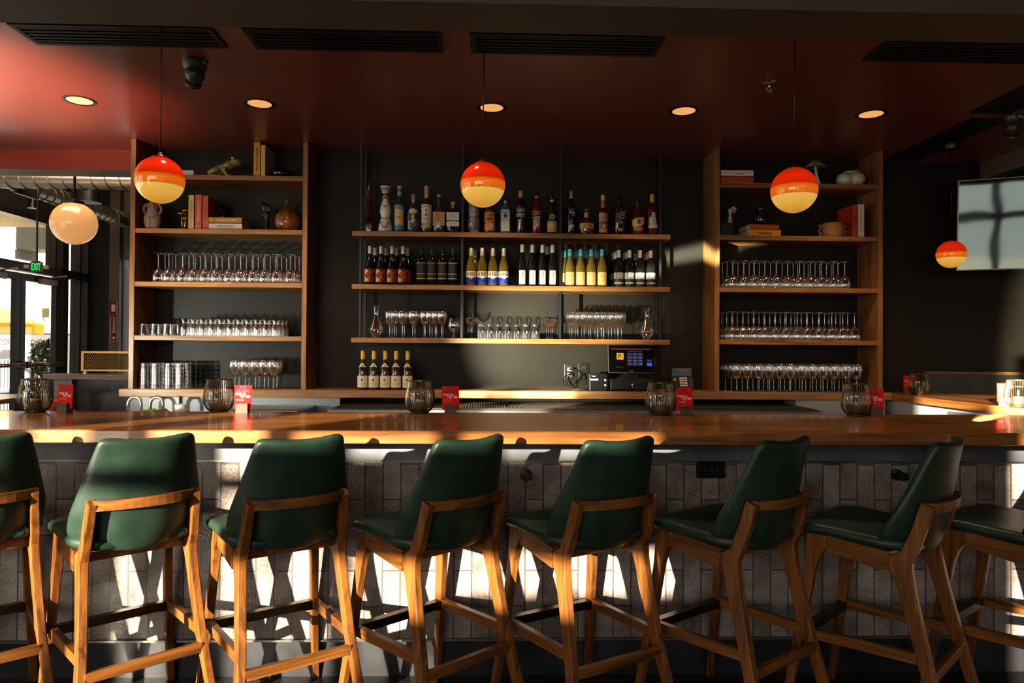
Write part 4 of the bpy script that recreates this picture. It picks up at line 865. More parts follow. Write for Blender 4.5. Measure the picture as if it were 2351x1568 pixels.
# frog, head to the right
frogm = noisy('olive_frog_glaze', [(.3, (.16, .15, .055)), (.5, (.30, .27, .11)), (.7, (.42, .38, .19))], (1, 1, 1), 24, 5, .34, .1, .5, 120)
t = orn('frog_figurine', 512, S1, 'olive green frog figurine facing right on the top shelf')
fb = MB(); fb.blob((-.02, 0, .062), (.085, .05, .042), 20, Matrix.Rotation(-.50, 4, 'Y')).blob((.035, 0, .095), (.065, .045, .036), 20, Matrix.Rotation(-.62, 4, 'Y')).blob((.088, 0, .125), (.046, .042, .026), 18, Matrix.Rotation(-.12, 4, 'Y')).blob((-.075, 0, .038), (.045, .045, .036), 16)
fb.blob((.10, 0, .112), (.035, .036, .018), 14)
o = fb.build('body', frogm, t, True); rm = o.modifiers.new('fuse', 'REMESH'); rm.mode = 'VOXEL'; rm.voxel_size = .004; rm.use_smooth_shade = True; sm = o.modifiers.new('soft', 'SMOOTH'); sm.iterations = 8; sm.factor = .6
e = MB()
for sy in (-1, 1): e.blob((.076, sy*.026, .150), (.013, .010, .012), 14)
e.build('eye', mat('frog_eye', (.5, .46, .26), .2), t, True)
for sy in (-1, 1):
    skin('hind_leg', [(-.045, sy*.045, .045), (-.015, sy*.062, .062), (-.075, sy*.066, .030), (-.085, sy*.064, .012), (-.02, sy*.068, .009)], [(0, 1), (1, 2), (2, 3), (3, 4)], [.026, .024, .020, .012, (.012, .007)], frogm, t)
    skin('front_leg', [(.035, sy*.040, .078), (.022, sy*.056, .052), (.040, sy*.054, .020), (.068, sy*.060, .006)], [(0, 1), (1, 2), (2, 3)], [.020, .015, .010, (.011, .006)], frogm, t)
# dark vases and the amber one
t = orn('round_vase', 644, S1, 'low round black vase beside the yellow books', 'vase')
bl = mat('black_glaze', (.012, .009, .008), .14, spec=.7)
MB().lathe([(.03, 0), (.055, .006), (.078, .036), (.066, .066), (.034, .082), (.024, .090), (.026, .104), (.022, .105), (.018, .09)], 28).build('body', bl, t, True)
t = orn('amber_vase', 660.5, S2, 'amber brown ribbed bottle vase at right end of second shelf', 'vase')
am = noisy('amber_glaze', [(.3, (.06, .018, .005)), (.55, (.22, .085, .02)), (.75, (.36, .17, .05))], (1, 1, .4), 14, 3, .2, .05)
n = 40; R = []
for r, z in ((.05, 0), (.075, .012), (.095, .05), (.098, .085), (.085, .125), (.055, .16), (.030, .185), (.022, .205), (.021, .232), (.023, .24)):
    k = .03 if .01 < z < .17 else 0; R.append([(r*(1-k*abs(math.sin(5*a*.5)))*math.cos(a), r*(1-k*abs(math.sin(5*a*.5)))*math.sin(a), z) for a in [2*PI*i/n for i in range(n)]])
MB().loft(R).build('body', am, t, True)
# torso vase
t = orn('torso_figurine', 350, S2, 'taupe headless torso figurine with handle arms', y=5.22)
prof = [(.040, .026, 0), (.052, .034, .02), (.060, .042, .06), (.062, .045, .085), (.050, .036, .115), (.038, .028, .14), (.040, .030, .165), (.042, .030, .178), (.030, .022, .195), (.016, .014, .205), (.015, .014, .212), (.011, .010, .212)]
o = MB().loft([[(a*math.cos(2*PI*i/24), b_*math.sin(2*PI*i/24), z) for i in range(24)] for a, b_, z in prof])
for s in (-1, 1): o.blob((s*.017, -.026, .170), (.014, .012, .014), 12)
o.build('body', stoneware, t, True)
MB().tube([(0, -.0465, .088), (0, -.046, .06), (0, -.042, .02), (0, -.034, .0)], .0022, 6).tube([(-.045, -.034, .10), (-.02, -.045, .088), (0, -.0475, .082), (.02, -.045, .088), (.045, -.034, .10)], .0015, 5).build('crease', mat('crease_brown', (.12, .095, .07), .7), t, True)
for s in (-1, 1): MB().tube([(s*.032, 0, .190), (s*.054, 0, .180), (s*.064, 0, .155), (s*.060, 0, .130), (s*.046, 0, .112)], [.010, .0105, .010, .009, .009], 10).build('arm', stoneware, t, True)
# gold mushrooms
t = orn('mushroom_ornament', 421, S2, 'small cluster of three gold mushrooms beside the books', y=5.21)
MB().lathe([(0, 0), (.04, 0), (.036, .006), (0, .008)], 18).build('base', mat('dark_moss', (.05, .035, .015), .8), t, True)
for x, y, h, r in ((-.012, 0, .125, .032), (.012, .012, .150, .028), (.022, -.01, .088, .022)):
    s = MB().tube([(x*.5+.004, y, .004), (x*.8, y, h*.5), (x, y, h-.004)], [.007, .005, .005], 8).build('stem', gold, t, True)
    MB().lathe([(.004, h-.010), (r, h-.012), (r*.9, h-.004), (r*.45, h+.004), (0, h+.006)], 18, c=(x, y, 0)).build('cap', gold, s, True)
# black cat and black hand
blk = mat('black_ceramic', (.008, .008, .010), .22, spec=.6)
t = orn('cat_figurine', 512, S2, 'black sitting cat figurine behind the stacked books', y=5.36)
cbm = MB().blob((0, 0, .06), (.055, .045, .065), 18).blob((0, -.01, .125), (.036, .03, .05), 16).blob((-.004, -.02, .185), (.038, .034, .032), 18).blob((-.004, -.05, .176), (.016, .014, .012), 12).tube([(-.02, -.035, .11), (-.022, -.045, .05), (-.022, -.05, 0)], [.016, .012, .012], 8).tube([(.018, -.035, .11), (.020, -.045, .05), (.020, -.05, 0)], [.016, .012, .012], 8)
o = cbm.build('body', blk, t, True); rm = o.modifiers.new('fuse', 'REMESH'); rm.mode = 'VOXEL'; rm.voxel_size = .004; rm.use_smooth_shade = True
for s in (-1, 1): MB().lathe([(.014, 0), (.009, .018), (0, .038)], 10, c=(-.004+s*.024, -.015, .205)).build('ear', blk, t, True)
t = orn('hand_sculpture', 613, S2, 'black hand sculpture with bent fingers beside amber vase', y=5.26)
def hand(t, m, mir=1, s=1.0, more=0, L=.75):
    V = lambda *p: tuple(s*q*(mir if i == 0 else 1) for i, q in enumerate(p))
    skin('palm', [V(0, 0, 0), V(0, 0, .05), V(0, 0, .10), V(.002, 0, .135), V(.002, 0, .165)], [(0, 1), (1, 2), (2, 3), (3, 4)], [s*.026, s*.020, s*.019, (s*.032, s*.020), (s*.034, s*.018)], m, t)
    F_ = [(.026, .048, .034, .020, .2), (.010, .050, .038, .024, .6), (-.007, .046, .034, .022, .9), (-.022, .036, .028, .018, 1.1)]
    for x, a, b_, c, curl in F_:
        p = [(x*.8, 0, .155), (x, -.002, .178)]; ang = .1+curl*.3; y, z = p[-1][1], p[-1][2]
        for L_, k in ((a*L, 1), (b_*L, 2), (c*L, 3)):
            y -= L_*math.sin(ang); z += L_*math.cos(ang); p.append((x*(1+.1*k), y, z)); ang += curl*.75+more
        skin('finger', [V(*q) for q in p], [(i, i+1) for i in range(4)], [s*.009, s*.0092, s*.0085, s*.0075, s*.006], m, t, 1)
    skin('thumb', [V(.018, 0, .115), V(.036, -.002, .145), V(.040, .004, .180), V(.036, .010, .212)], [(0, 1), (1, 2), (2, 3)], [s*.013, s*.0105, s*.009, s*.007], m, t, 1)
hand(t, blk, -1, .95, .35, .72)
t = orn('hand_sculpture', 1676, S2, 'white ceramic hand with curled fingers beside black geometric box', y=5.25, rz=1.25)
hand(t, ivory, -1, 1.0, .6, .66)
t = orn('geometric_box', 1667, S2, 'black box with gold radiating lines at left of second shelf', 'box', y=5.23)
MB().box(-.055, .045, -.045, .05, 0, .098, .002).build('body', mat('black_lacquer', (.014, .014, .013), .3), t)
m = MB(); o_ = Vector((-.054, -.0462, .004))
for dx, dz in ((.022, .092), (.068, .090), (.098, .040)): m.tube([o_, o_+Vector((dx, 0, dz))], .0018, 5)
m.build('gold_line', gold, t)
# owl on the books
t = orn('owl_jar', 1747, S2+hC+.043, 'black glazed owl jar standing on the orange book', y=5.24)
MB().lathe([(.030, 0), (.040, .006), (.047, .035), (.046, .07), (.038, .098), (.032, .108), (.031, .112), (.034, .116), (.034, .138), (.028, .139)], 26).build('body', bl, t, True)
m = MB()
for r in range(5):
    for i in range(9):
        a = -1.1+.275*i+(.13 if r % 2 else 0); z = .016+.013*r; rr = .046-.004*abs(r-2.5)/2.5
        m.blob((rr*math.sin(a), -rr*math.cos(a), z), (.0038, .0026, .0038), 8)
m.build('feather_bumps', bl, t, True)
m = MB()
for s in (-1, 1): m.lathe([(.013, 0), (.016, .003), (.013, .005)], 18, cap=False, M=Matrix.Translation((s*.020, -.038, .088)) @ Matrix.Rotation(PI/2, 4, 'X')).blob((s*.020, -.039, .088), (.007, .005, .007), 10)
m.poly([(-.006, -.047, .078), (.006, -.047, .078), (0, -.050, .064)], (0, .006, 0)); m.build('face', bl, t, True)
for s in (-1, 1): MB().blob((s*.046, -.012, .048), (.010, .018, .030), 12).build('wing', bl, t, True)
# white mushroom, the rounded vase, the clay pot
t = orn('mushroom_figurine', 1873, S1, 'grey white mushroom figurine on long stem, top right shelf', y=5.25)
MB().tube([(.030, 0, 0), (.022, 0, .03), (.006, 0, .085), (-.002, 0, .125), (-.004, 0, .17)], [.017, .013, .011, .0105, .009], 12).lathe([(.0105, .1), (.017, .108), (.010, .114)], 12, c=(.002, 0, 0)).build('stem', ivory, t, True)
MB().lathe([(.006, .155), (.060, .150), (.078, .144), (.080, .148), (.062, .166), (.040, .188), (.020, .199), (0, .202)], 26, c=(-.004, 0, 0)).build('cap', stoneware, t, True)
t = orn('curvy_vase', 1950.5, S1, 'rounded two-lobed off-white vase at the top shelf end', 'vase', y=5.24)
m = MB().blob((-.044, -.012, .051), (.064, .060, .052), 24).blob((.038, -.012, .054), (.072, .064, .056), 24).lathe([(.070, .03), (.088, .06), (.076, .095), (.060, .122), (.050, .122), (.05, .10)], 30, asp=.62, M=Matrix.Translation((.010, .012, 0)) @ Matrix.Shear('XY', 4, (.12, 0)))
o = m.build('body', ivory, t, True); rm = o.modifiers.new('fuse', 'REMESH'); rm.mode = 'VOXEL'; rm.voxel_size = .004; rm.use_smooth_shade = True; sm = o.modifiers.new('soft', 'SMOOTH'); sm.iterations = 4
t = orn('clay_pot', 1911, S2, 'ochre clay pot with wavy handles on second shelf', 'pot', y=5.24)
MB().lathe([(.060, 0), (.070, .006), (.079, .05), (.078, .10), (.077, .112), (.070, .112), (.070, .02), (0, .012)], 30).build('body', clay, t, True)
for s in (-1, 1): MB().tube([(s*.072, 0, .088), (s*.098, 0, .100), (s*.104, 0, .094), (s*.086, 0, .078), (s*.088, 0, .066), (s*.108, 0, .054), (s*.106, 0, .042), (s*.086, 0, .034), (s*.090, 0, .022), (s*.108, 0, .012), (s*.100, 0, .002), (s*.076, 0, .010)], .0068, 8).build('handle', clay, t, True)
# ------------------------------------------------------------------ till, printer, terminal, sockets
scr = mat('screen_black', (.004, .004, .006), .12, spec=.6)
def glow(c, s=1.0): return mat('screen_glow', (0, 0, 0), .5, emit=s2l(c), estr=s)
dx0, dx1 = atY(1401, 890, 5.16).x, atY(1500, 890, 5.16).x
t = thing('cash_drawer', 'black cash drawer with key in its lock under the tablet', 'cash drawer', ((dx0+dx1)/2, 5.15, CT)); hw = (dx1-dx0)/2
MB().box(-hw, hw, 0, .28, .006, .090, .003).build('case', black, t)
MB().box(-hw+.004, hw-.004, -.006, .001, .014, .078, .002).build('drawer_front', blackmatte, t)
MB().lathe([(.008, 0), (.008, .006), (0, .007)], 14, M=Matrix.Translation((.0, -.006, .046)) @ Matrix.Rotation(PI/2, 4, 'X')).blob((0, -.020, .048), (.009, .003, .011), 10).tube([(0, -.02, .04), (.004, -.024, .018)], .003, 5).build('key', steel, t, True)
tab = thing('till_tablet', 'till tablet showing a number keypad on black stand', 'tablet', (atY(1449, 830, 5.2).x, 5.22, CT+.091), -.05)
MB().box(-.10, .10, -.06, .09, 0, .012, .004).loft([[(-.07, .02, .01), (.07, .02, .01), (.07, .05, .01), (-.07, .05, .01)], [(-.05, .0, .12), (.05, .0, .12), (.05, .03, .12), (-.05, .03, .12)]]).build('stand', black, tab)
TM = Matrix.Translation((0, -.028, .150)) @ Matrix.Rotation(-.26, 4, 'X')
TF = lambda a, b_, e=0: TM @ Vector((a, -.0012-e, b_))
MB().box(-.172, .172, 0, .016, -.108, .108, .006, 3, M=TM).build('case', mat('silver_case', (.3, .3, .31), .3, .8), tab)
sg = MB(); sg.box(-.168, .168, -.0012, .004, -.104, .104, M=TM); s = sg.build('screen', scr, tab)
def sm(name, mb, m): return mb.build(name, m, s)
q = lambda mb, x0, x1, z0, z1, e=.0006: mb.poly([TF(x0, z0, e), TF(x1, z0, e), TF(x1, z1, e), TF(x0, z1, e)])
sm('banner', q(MB(), -.148, .148, .070, .080), glow((110, 40, 58), .8)); sm('logo_tile', q(MB(), -.108, -.056, -.006, .044), glow((216, 160, 20), .9))
sm('logo_letter', MB().text('P.', .046, lambda a, b_: TF(-.081+a, .018+b_, .0012), bold=.02), ink)
k = MB(); kt = MB(); lab_ = '123456789'
for r in range(4):
    for c in range(3):
        x, z = -.012+.040*c, .036-.0255*r; q(k, x-.018, x+.018, z-.0105, z+.0105)
        kt.text(('×', '0', '⌫')[c] if r == 3 else lab_[3*r+c], .010, lambda a, b_, x=x, z=z: TF(x+a, z+b_, .0012))
sm('side_key', q(MB(), .116, .152, -.025, -.005), glow((48, 46, 84), .9)); sm('keypad_button', k, glow((48, 46, 84), .9)); sm('keypad_digits', kt, glow((190, 190, 210), .8)); sm('enter_key', q(MB(), .116, .154, -.055, -.031), glow((32, 90, 190), 1))
sm('screen_text', MB().text('Please enter your access code', .008, lambda a, b_: TF(.030+a, .058+b_, .0008)).text('Network connected', .006, lambda a, b_: TF(-.09+a, -.064+b_, .0008)).text('Toast', .011, lambda a, b_: TF(0+a, -.094+b_, .0008)), glow((150, 146, 150), .7))
MB().box(.166, .192, .018, .05, -.055, .04, .006, M=TM).build('card_reader', black, tab)
t = thing('receipt_printer', 'small black receipt printer with white label', 'printer', (atY(1373, 880, 5.18).x, 5.16, CT))
MB().box(-.066, .066, 0, .14, 0, .128, .004).build('case', mat('printer_black', (.02, .02, .021), .3), t)
MB().box(-.064, .064, -.002, 0, .098, .126).build('top_cover', black, t)
MB().poly([(-.058, -.0032, .080), (-.002, -.0032, .080), (-.002, -.0032, .093), (-.058, -.0032, .093)]).text('Toast', .013, flat((-.038, -.0036, .112)), bold=.02).build('white_label', white, t)
for z in (.082, .045): MB().lathe([(.0075, 0), (.0075, .003), (0, .0035)], 14, M=Matrix.Translation((.050, -.001, z)) @ Matrix.Rotation(PI/2, 4, 'X')).build('button', white, t)
t = thing('card_terminal', 'black card terminal with keypad and tilted display', 'card terminal', (atY(1567, 880, 5.22).x, 5.20, CT), 0)
KM = Matrix.Translation((0, 0, .02)) @ Matrix.Rotation(-.35, 4, 'X')
MB().box(-.085, .085, 0, .03, -.005, .10, .004, M=KM).box(-.08, .08, .02, .12, 0, .03).build('keypad_body', black, t)
m = MB()
for r in range(4):
    for c in range(3): m.box(-.022+.02*c, -.006+.02*c, -.004, .001, .018+.019*r, .031+.019*r, M=KM)
m.build('keys', P((190, 170, 150)), t)
m = MB()
for r in range(3):
    for c in range(2): m.box(.05+.016*c, .056+.016*c, -.003, .001, .022+.02*r, .027+.02*r, M=KM)
m.lathe([(0, 0), (.010, 0)], 12, cap=False, M=KM @ Matrix.Translation((-.058, -.003, .07)) @ Matrix.Rotation(PI/2, 4, 'X')); m.build('side_keys', P((150, 120, 100)), t)
DM = Matrix.Translation((0, .035, .118)) @ Matrix.Rotation(-.12, 4, 'X')
d = MB().box(-.078, .078, 0, .02, -.008, .062, .004, M=DM).build('display', scr, t)
MB().text('Welcome to our bar', .009, lambda a, b_: DM @ Vector((a, -.001, .040+b_))).text('ready', .007, lambda a, b_: DM @ Vector((a, -.001, .026+b_))).build('display_text', glow((150, 146, 150), .6), d)
def socket(px0, px1, y0, y1, col, label, name):
    a, b_ = atY(px0, y0, 5.445), atY(px1, y1, 5.445); t = thing(name, label, 'wall socket', ((a.x+b_.x)/2, 5.45, (a.z+b_.z)/2)); w, h = (b_.x-a.x)/2, (a.z-b_.z)/2
    MB().box(-w, w, -.006, 0, -h, h, .002).build('plate', col, t); return t, w, h
t, w, h = socket(1296, 1317, 836, 870, P((52, 47, 42), .35), 'grey brown data socket with two plugged cables', 'data_socket')
for z in (.018, -.024):
    MB().box(-.014, .016, -.010, -.005, z-.013, z+.013).build('jack', cream, t); MB().box(.0, .03, -.022, -.008, z-.008, z+.008, .002).build('plug', blackmatte, t)
t, w, h = socket(1329, 1352, 834, 872, black, 'black power socket above the receipt printer cables', 'power_socket')
for z in (.03, -.03):
    MB().box(-.02, .02, -.010, -.005, z-.024, z+.024, .003).build('outlet', blackmatte, t)
    MB().box(-.008, -.005, -.0112, -.0095, z-.004, z+.008).box(.004, .007, -.0112, -.0095, z-.004, z+.008).build('slots', P((90, 88, 84)), t)
cx_ = atY(1308, 870, 5.4).x; c2 = atY(1342, 870, 5.4).x
cab = [([(cx_+.02, 5.43, 1.245), (cx_+.06, 5.38, 1.19), (cx_-.02, 5.34, 1.14), (cx_-.03, 5.30, 1.09), (cx_+.05, 5.26, 1.084), (cx_+.16, 5.24, 1.086)], 'black cable hanging from upper jack of the data socket'),
       ([(cx_+.02, 5.43, 1.205), (cx_-.05, 5.38, 1.16), (cx_-.04, 5.33, 1.095), (cx_+.03, 5.27, 1.083), (cx_+.12, 5.22, 1.083)], 'black cable looping left from lower jack of the data socket'),
       ([(c2, 5.43, 1.20), (c2-.04, 5.36, 1.15), (c2-.08, 5.30, 1.11), (c2-.05, 5.24, 1.09), (c2+.03, 5.26, 1.10), (c2+.08, 5.30, 1.13)], 'thick black power cord coiled beside the receipt printer')]
def smooth_pts(P_, n=6):
    P_ = [Vector(p) for p in P_]; out = []
    for i in range(len(P_)-1):
        a, b_, c, d = P_[max(i-1, 0)], P_[i], P_[i+1], P_[min(i+2, len(P_)-1)]
        for k in range(n):
            t = k/n; out.append(.5*((2*b_)+(c-a)*t+(2*a-5*b_+4*c-d)*t*t+(3*b_-a-3*c+d)*t**3))
    return out+[P_[-1]]
for pts, lb in cab:
    o = MB().tube(smooth_pts(pts), .0045, 6).build('cable', blackmatte, None, True); tag(o, lb, 'cable', 'cables behind the till')
# ------------------------------------------------------------------ lanterns and cards
wire = mat('lantern_wire', (.13, .105, .07), .3, .85)
flame = mat('candle_glow', (.8, .6, .35), .6, emit=(1, .55, .2), estr=.15)
wax = P((226, 206, 176), .6)
def lantern(label):
    t = thing('candle_lantern', label, 'candle lantern', group='wire candle lanterns on the bar')
    pr = [(.040, .004), (.056, .016), (.067, .036), (.0715, .058), (.071, .080), (.067, .105), (.061, .132), (.0565, .156)]
    pf = [Vector((r, 0, z)) for r, z in pr]; sp = smooth_pts(pf, 3)
    m = MB(); n = 48
    for i in range(n):
        a = 2*PI*i/n; m.tube([(p.x*math.cos(a), p.x*math.sin(a), p.z) for p in sp], .0013, 4)
    m.build('wire_cage', wire, t)
    m = MB()
    for r, z, w in ((.0565, .156, .0022), (.064, .118, .0013), (.0705, .052, .0013), (.042, .004, .003)):
        m.tube([(r*math.cos(2*PI*i/36), r*math.sin(2*PI*i/36), z) for i in range(36)], w, 6, closed=True)
    m.lathe([(0, .001), (.042, .001), (.042, .004), (0, .004)], 28); m.build('ring', wire, t, True)
    MB().lathe([(.034, .008), (.046, .03), (.050, .06), (.048, .10)], 26, cap=False).build('glass_cup', smoke, t, True)
    c = MB().lathe([(0, .008), (.027, .008), (.028, .012), (.028, .060), (.024, .061), (0, .058)], 20).build('candle', wax, t, True, 40)
    return t
LT = [(93, 946, 'wire lantern by the left end card, candle lit orange through the ribs'), (510, 945, 'wire lantern shining gold in the sun before the left bookcase'), (966, 948, 'wire lantern in front of the five yellow-capped bottles'),
      (1512, 953, 'wire lantern standing before the cash drawer'), (1957, 954, 'wire lantern in front of the right bookcase')]
l0 = None
for px, py, lb in LT:
    p = atZ(px, py-2, BT)
    if l0 is None: l0 = lantern(lb); l0.location = (p.x, p.y+.03-.07, BT)
    else: dup(l0, (p.x, p.y+.03-.07, BT), .2*px, lb)
for px, py, X, Y, lb in ((2111, 906, 0, 0, 'wire lantern on the side bar near the back wall'), (2338, 934, 0, 0, 'wire lantern cut by the right edge on the side bar')):
    p = atZ(px, py, 1.0715); dup(l0, (p.x, p.y, 1.0715), .7, lb)
woodblk = wood('block_wood', (.05, .026, .012), (.15, .08, .04), 0, .5)
def card(label, block, glowing=False):
    t = thing('promo_card', label, 'table card', group='red table cards in wooden blocks')
    MB().box(-.028, .028, -.018, -.003, 0, .048, .001).box(-.028, .028, .003, .02, 0, .048, .001).box(-.028, .028, -.004, .004, 0, .02).build('holder_block', block, t)
    M_ = Matrix.Translation((0, 0, .022)) @ Matrix.Rotation(-.07, 4, 'X')
    c = MB().box(-.041, .041, -.0008, .0008, 0, .112, M=M_).build('card', redcard, t)
    Fc = lambda x, z: (lambda a, b_: M_ @ Vector((x+a, -.0016, z+b_)))
    MB().text("IT'S", .020, Fc(-.001, .100), bold=.03).text('GIUGNO', .019, Fc(-.001, .084), .060, 0, .03).build('dark_lettering', cardprint, c)
    MB().text('WINE ALL', .017, Fc(-.010, .070), .050, .25, .012).text('THE TIME', .017, Fc(.010, .058), .050, .25, .012).text('members-only pours', .0048, Fc(-.013, .046)).text('every day this June', .0048, Fc(-.013, .040)).text('Wineclub', .0075, Fc(0, .024-.0), None, 0, .02).build('white_lettering', P((236, 206, 190)), c)
    return t
ltwood = wood('pale_block', (.30, .16, .07), (.55, .34, .17), 0, .5)
CD = [(157, 949, 'red table card beside the leftmost lantern'), (562, 950, 'red table card glowing in full sun'), (1035, 951, 'red table card right of the third lantern'), (1568, 954, 'red table card in front of the card terminal'), (2002, 956, 'red table card beside the right bookcase lantern')]
k0 = None
for i, (px, py, lb) in enumerate(CD):
    p = atZ(px, py-2, BT); loc = (p.x, p.y-.03, BT)
    if k0 is None: k0 = card(lb, woodblk); k0.location = loc; k0.rotation_euler.z = -.25
    else: dup(k0, loc, (.3, .05, .12, .1, -.12)[i], lb)
k1 = card('red table card on the side bar, half behind a lantern', woodblk); p = atZ(2088, 903, 1.0715); k1.location = (p.x, p.y, 1.0715); k1.rotation_euler.z = -.75
k2 = card('red table card in pale block near the right edge', ltwood); p = atZ(2308, 932, 1.0715); k2.location = (p.x, p.y, 1.0715); k2.rotation_euler.z = -.35
# ------------------------------------------------------------------ pendants
def banded():
    m = mat('banded_glass', (.5, .1, .02), .12, spec=.5, coat=.3); N, L, b = nodes(m)
    tc = N.new('ShaderNodeTexCoord'); sx = N.new('ShaderNodeSeparateXYZ'); L.new(tc.outputs['Object'], sx.inputs[0])
    mr = N.new('ShaderNodeMapRange'); mr.inputs[1].default_value = -.1; mr.inputs[2].default_value = .1; L.new(sx.outputs[2], mr.inputs[0])
    red, org, crm = (.78, .035, .003), (.72, .15, .008), (.80, .46, .085)
    r = ramp(N, [(0, (.70, .33, .045)), (.2, crm), (.352, (.82, .50, .12)), (.362, org), (.50, (.80, .19, .010)), (.560, (.66, .12, .006)), (.570, (.62, .028, .003)), (.75, red), (.93, (.62, .02, .003)), (1, (.25, .01, .002))])
    L.new(mr.outputs[0], r.inputs[0]); L.new(r.outputs[0], b.inputs['Base Color'])
    L.new(r.outputs[0], b.inputs['Emission Color']); b.inputs['Emission Strength'].default_value = .60
    hs = N.new('ShaderNodeHueSaturation'); hs.inputs['Value'].default_value = .35; L.new(r.outputs[0], hs.inputs['Color']); L.new(hs.outputs[0], b.inputs['Base Color'])
    return m
bandm = banded()
def pendant(label, loc, zceil, canopy=True):
    t = thing('pendant_lamp', label, 'pendant lamp', loc, group='striped glass globe pendants')
    R_ = .0985; k = 20
    MB().lathe([((R_*math.sin(PI*i/k)) if 0 < i < k else 0, -R_*math.cos(PI*i/k)) for i in range(k+1)], 40).build('glass_globe', bandm, t, True)
    MB().lathe([(.034, .092), (.033, .098), (.012, .104), (.006, .118), (0, .118)], 20).build('cap', mat('cap_red', (.12, .015, .008), .3), t, True)
    MB().tube([(0, 0, .11), (0, 0, zceil-loc[2])], .0028, 8).build('cord', black, t, True)
    MB().lathe([(0, -.045), (.062, -.045), (.064, -.04), (.064, 0), (0, 0)], 28, c=(0, 0, zceil-loc[2])).build('canopy', black, t, True, 40)
    return t
for x, y, z, lb in ((-1.413, 3.0, 2.096, 'striped orange globe pendant in front of the left bookcase'), (-.042, 3.06, 2.109, 'striped orange globe pendant over the centre of the bar'), (1.318, 3.0, 2.09, 'striped orange globe pendant in front of the right bookcase')):
    pendant(lb, (x, y, z), 2.9)
p = atY(2184, 584, 4.95); pendant('smaller looking striped globe pendant overlapping the television corner', (p.x, 4.95, p.z), 2.9)
# white globe in the left room
p = atY(170, 513, 6.3)
t = thing('globe_lamp', 'large milky globe pendant on black stem, left room', 'pendant lamp', p)
opal = mat('opal_glass', (.36, .20, .09), .18, emit=(.80, .40, .15), estr=.55, coat=.3); k = 20; Rg = .187
MB().lathe([((Rg*math.sin(PI*i/k)) if 0 < i < k else 0, -Rg*math.cos(PI*i/k)) for i in range(k+1)], 40).build('glass_globe', opal, t, True)
MB().lathe([(.078, .168), (.080, .172), (.080, .196), (.02, .20), (.02, .23), (0, .23)], 26).build('collar', black, t, True, 40)
m = MB().tube([(0, 0, .22), (0, 0, 3.9-p.z)], .011, 8); m.tube([(-.02, 0, .23), (-.035, 0, .27), (0, 0, .30)], .005, 6); m.build('stem', black, t, True)
# ------------------------------------------------------------------ ceiling fittings
dl = mat('downlight_glow', (.3, .2, .1), .5, emit=(1, .50, .18), estr=.62)
d0 = None
for px, py, lb in ((183, 231, 'recessed downlight at far left of the red ceiling'), (597, 239, 'recessed downlight above the left bookcase'), (1129, 247, 'recessed downlight behind the centre pendant cord'), (1570, 255, 'recessed downlight left of the right bookcase'), (1999, 263, 'recessed downlight above the right bookcase edge')):
    q_ = atZ(px, py, 2.9); loc = (q_.x, 4.36, 2.9)
    if d0 is None:
        d0 = thing('downlight', lb, 'ceiling light', loc, group='recessed ceiling downlights')
        MB().lathe([(.072, -.001), (.093, -.003), (.094, -.0005), (.090, 0)], 36, cap=False).build('trim_ring', black, d0, True)
        MB().lathe([(.072, -.001), (.070, .0), (.060, .0)], 36, cap=False).lathe([(0, -.0012), (.072, -.0012)], 36, cap=False).build('lens', dl, d0, True)
    else: dup(d0, loc, 0, lb)
ventm = mat('vent_black', (.012, .011, .010), .45, .2)
def vent(x0, x1, y0, y1, along, label):
    t = thing('ceiling_vent', label, 'air vent', ((x0+x1)/2, (y0+y1)/2, 2.9), 0, 'black slotted ceiling vents')
    w, d = (x1-x0)/2, (y1-y0)/2
    MB().box(-w, w, -d, -d+.025, -.012, 0).box(-w, w, d-.025, d, -.012, 0).box(-w, -w+.025, -d+.025, d-.025, -.012, 0).box(w-.025, w, -d+.025, d-.025, -.012, 0).build('frame', ventm, t)
    m = MB(); n = 5
    for i in range(n):
        if along == 'x': y = -d+.025+(2*d-.05)*(i+.5)/n; m.box(-w+.025, w-.025, y-.009, y+.009, -.010, -.002)
        else: x = -w+.025+(2*w-.05)*(i+.5)/n; m.box(x-.009, x+.009, -d+.025, d-.025, -.010, -.002)
    m.build('slats', ventm, t)
    MB().box(-w, w, -d, d, -.002, 0).build('backing', blackmatte, t)
vent(-2.275, -1.335, 3.31, 3.533, 'x', 'slotted black ceiling vent above the left pendant')
vent(-1.19, -.253, 3.31, 3.535, 'x', 'slotted black ceiling vent left of the centre pendant cord')
vent(-.113, .826, 3.31, 3.535, 'x', 'slotted black ceiling vent right of the centre pendant cord')
vent(1.908, 2.85, 3.31, 3.533, 'x', 'slotted black ceiling vent near the top right corner')
vent(-3.4, -2.46, 3.27, 3.49, 'x', 'slotted black ceiling vent cut by the left edge')
a, b_ = atZ(2230, 257, 2.9), atZ(2351, 205, 2.9); vent(a.x, a.x+.24, 3.35, a.y, 'y', 'slotted vent running to the right edge by the security camera')
c = atZ(2240, 272, 2.9); c2 = atZ(2040, 362, 2.9); vent(c2.x, c2.x+.24, c.y, 5.35, 'y', 'dark vent running back above the right bookcase corner')
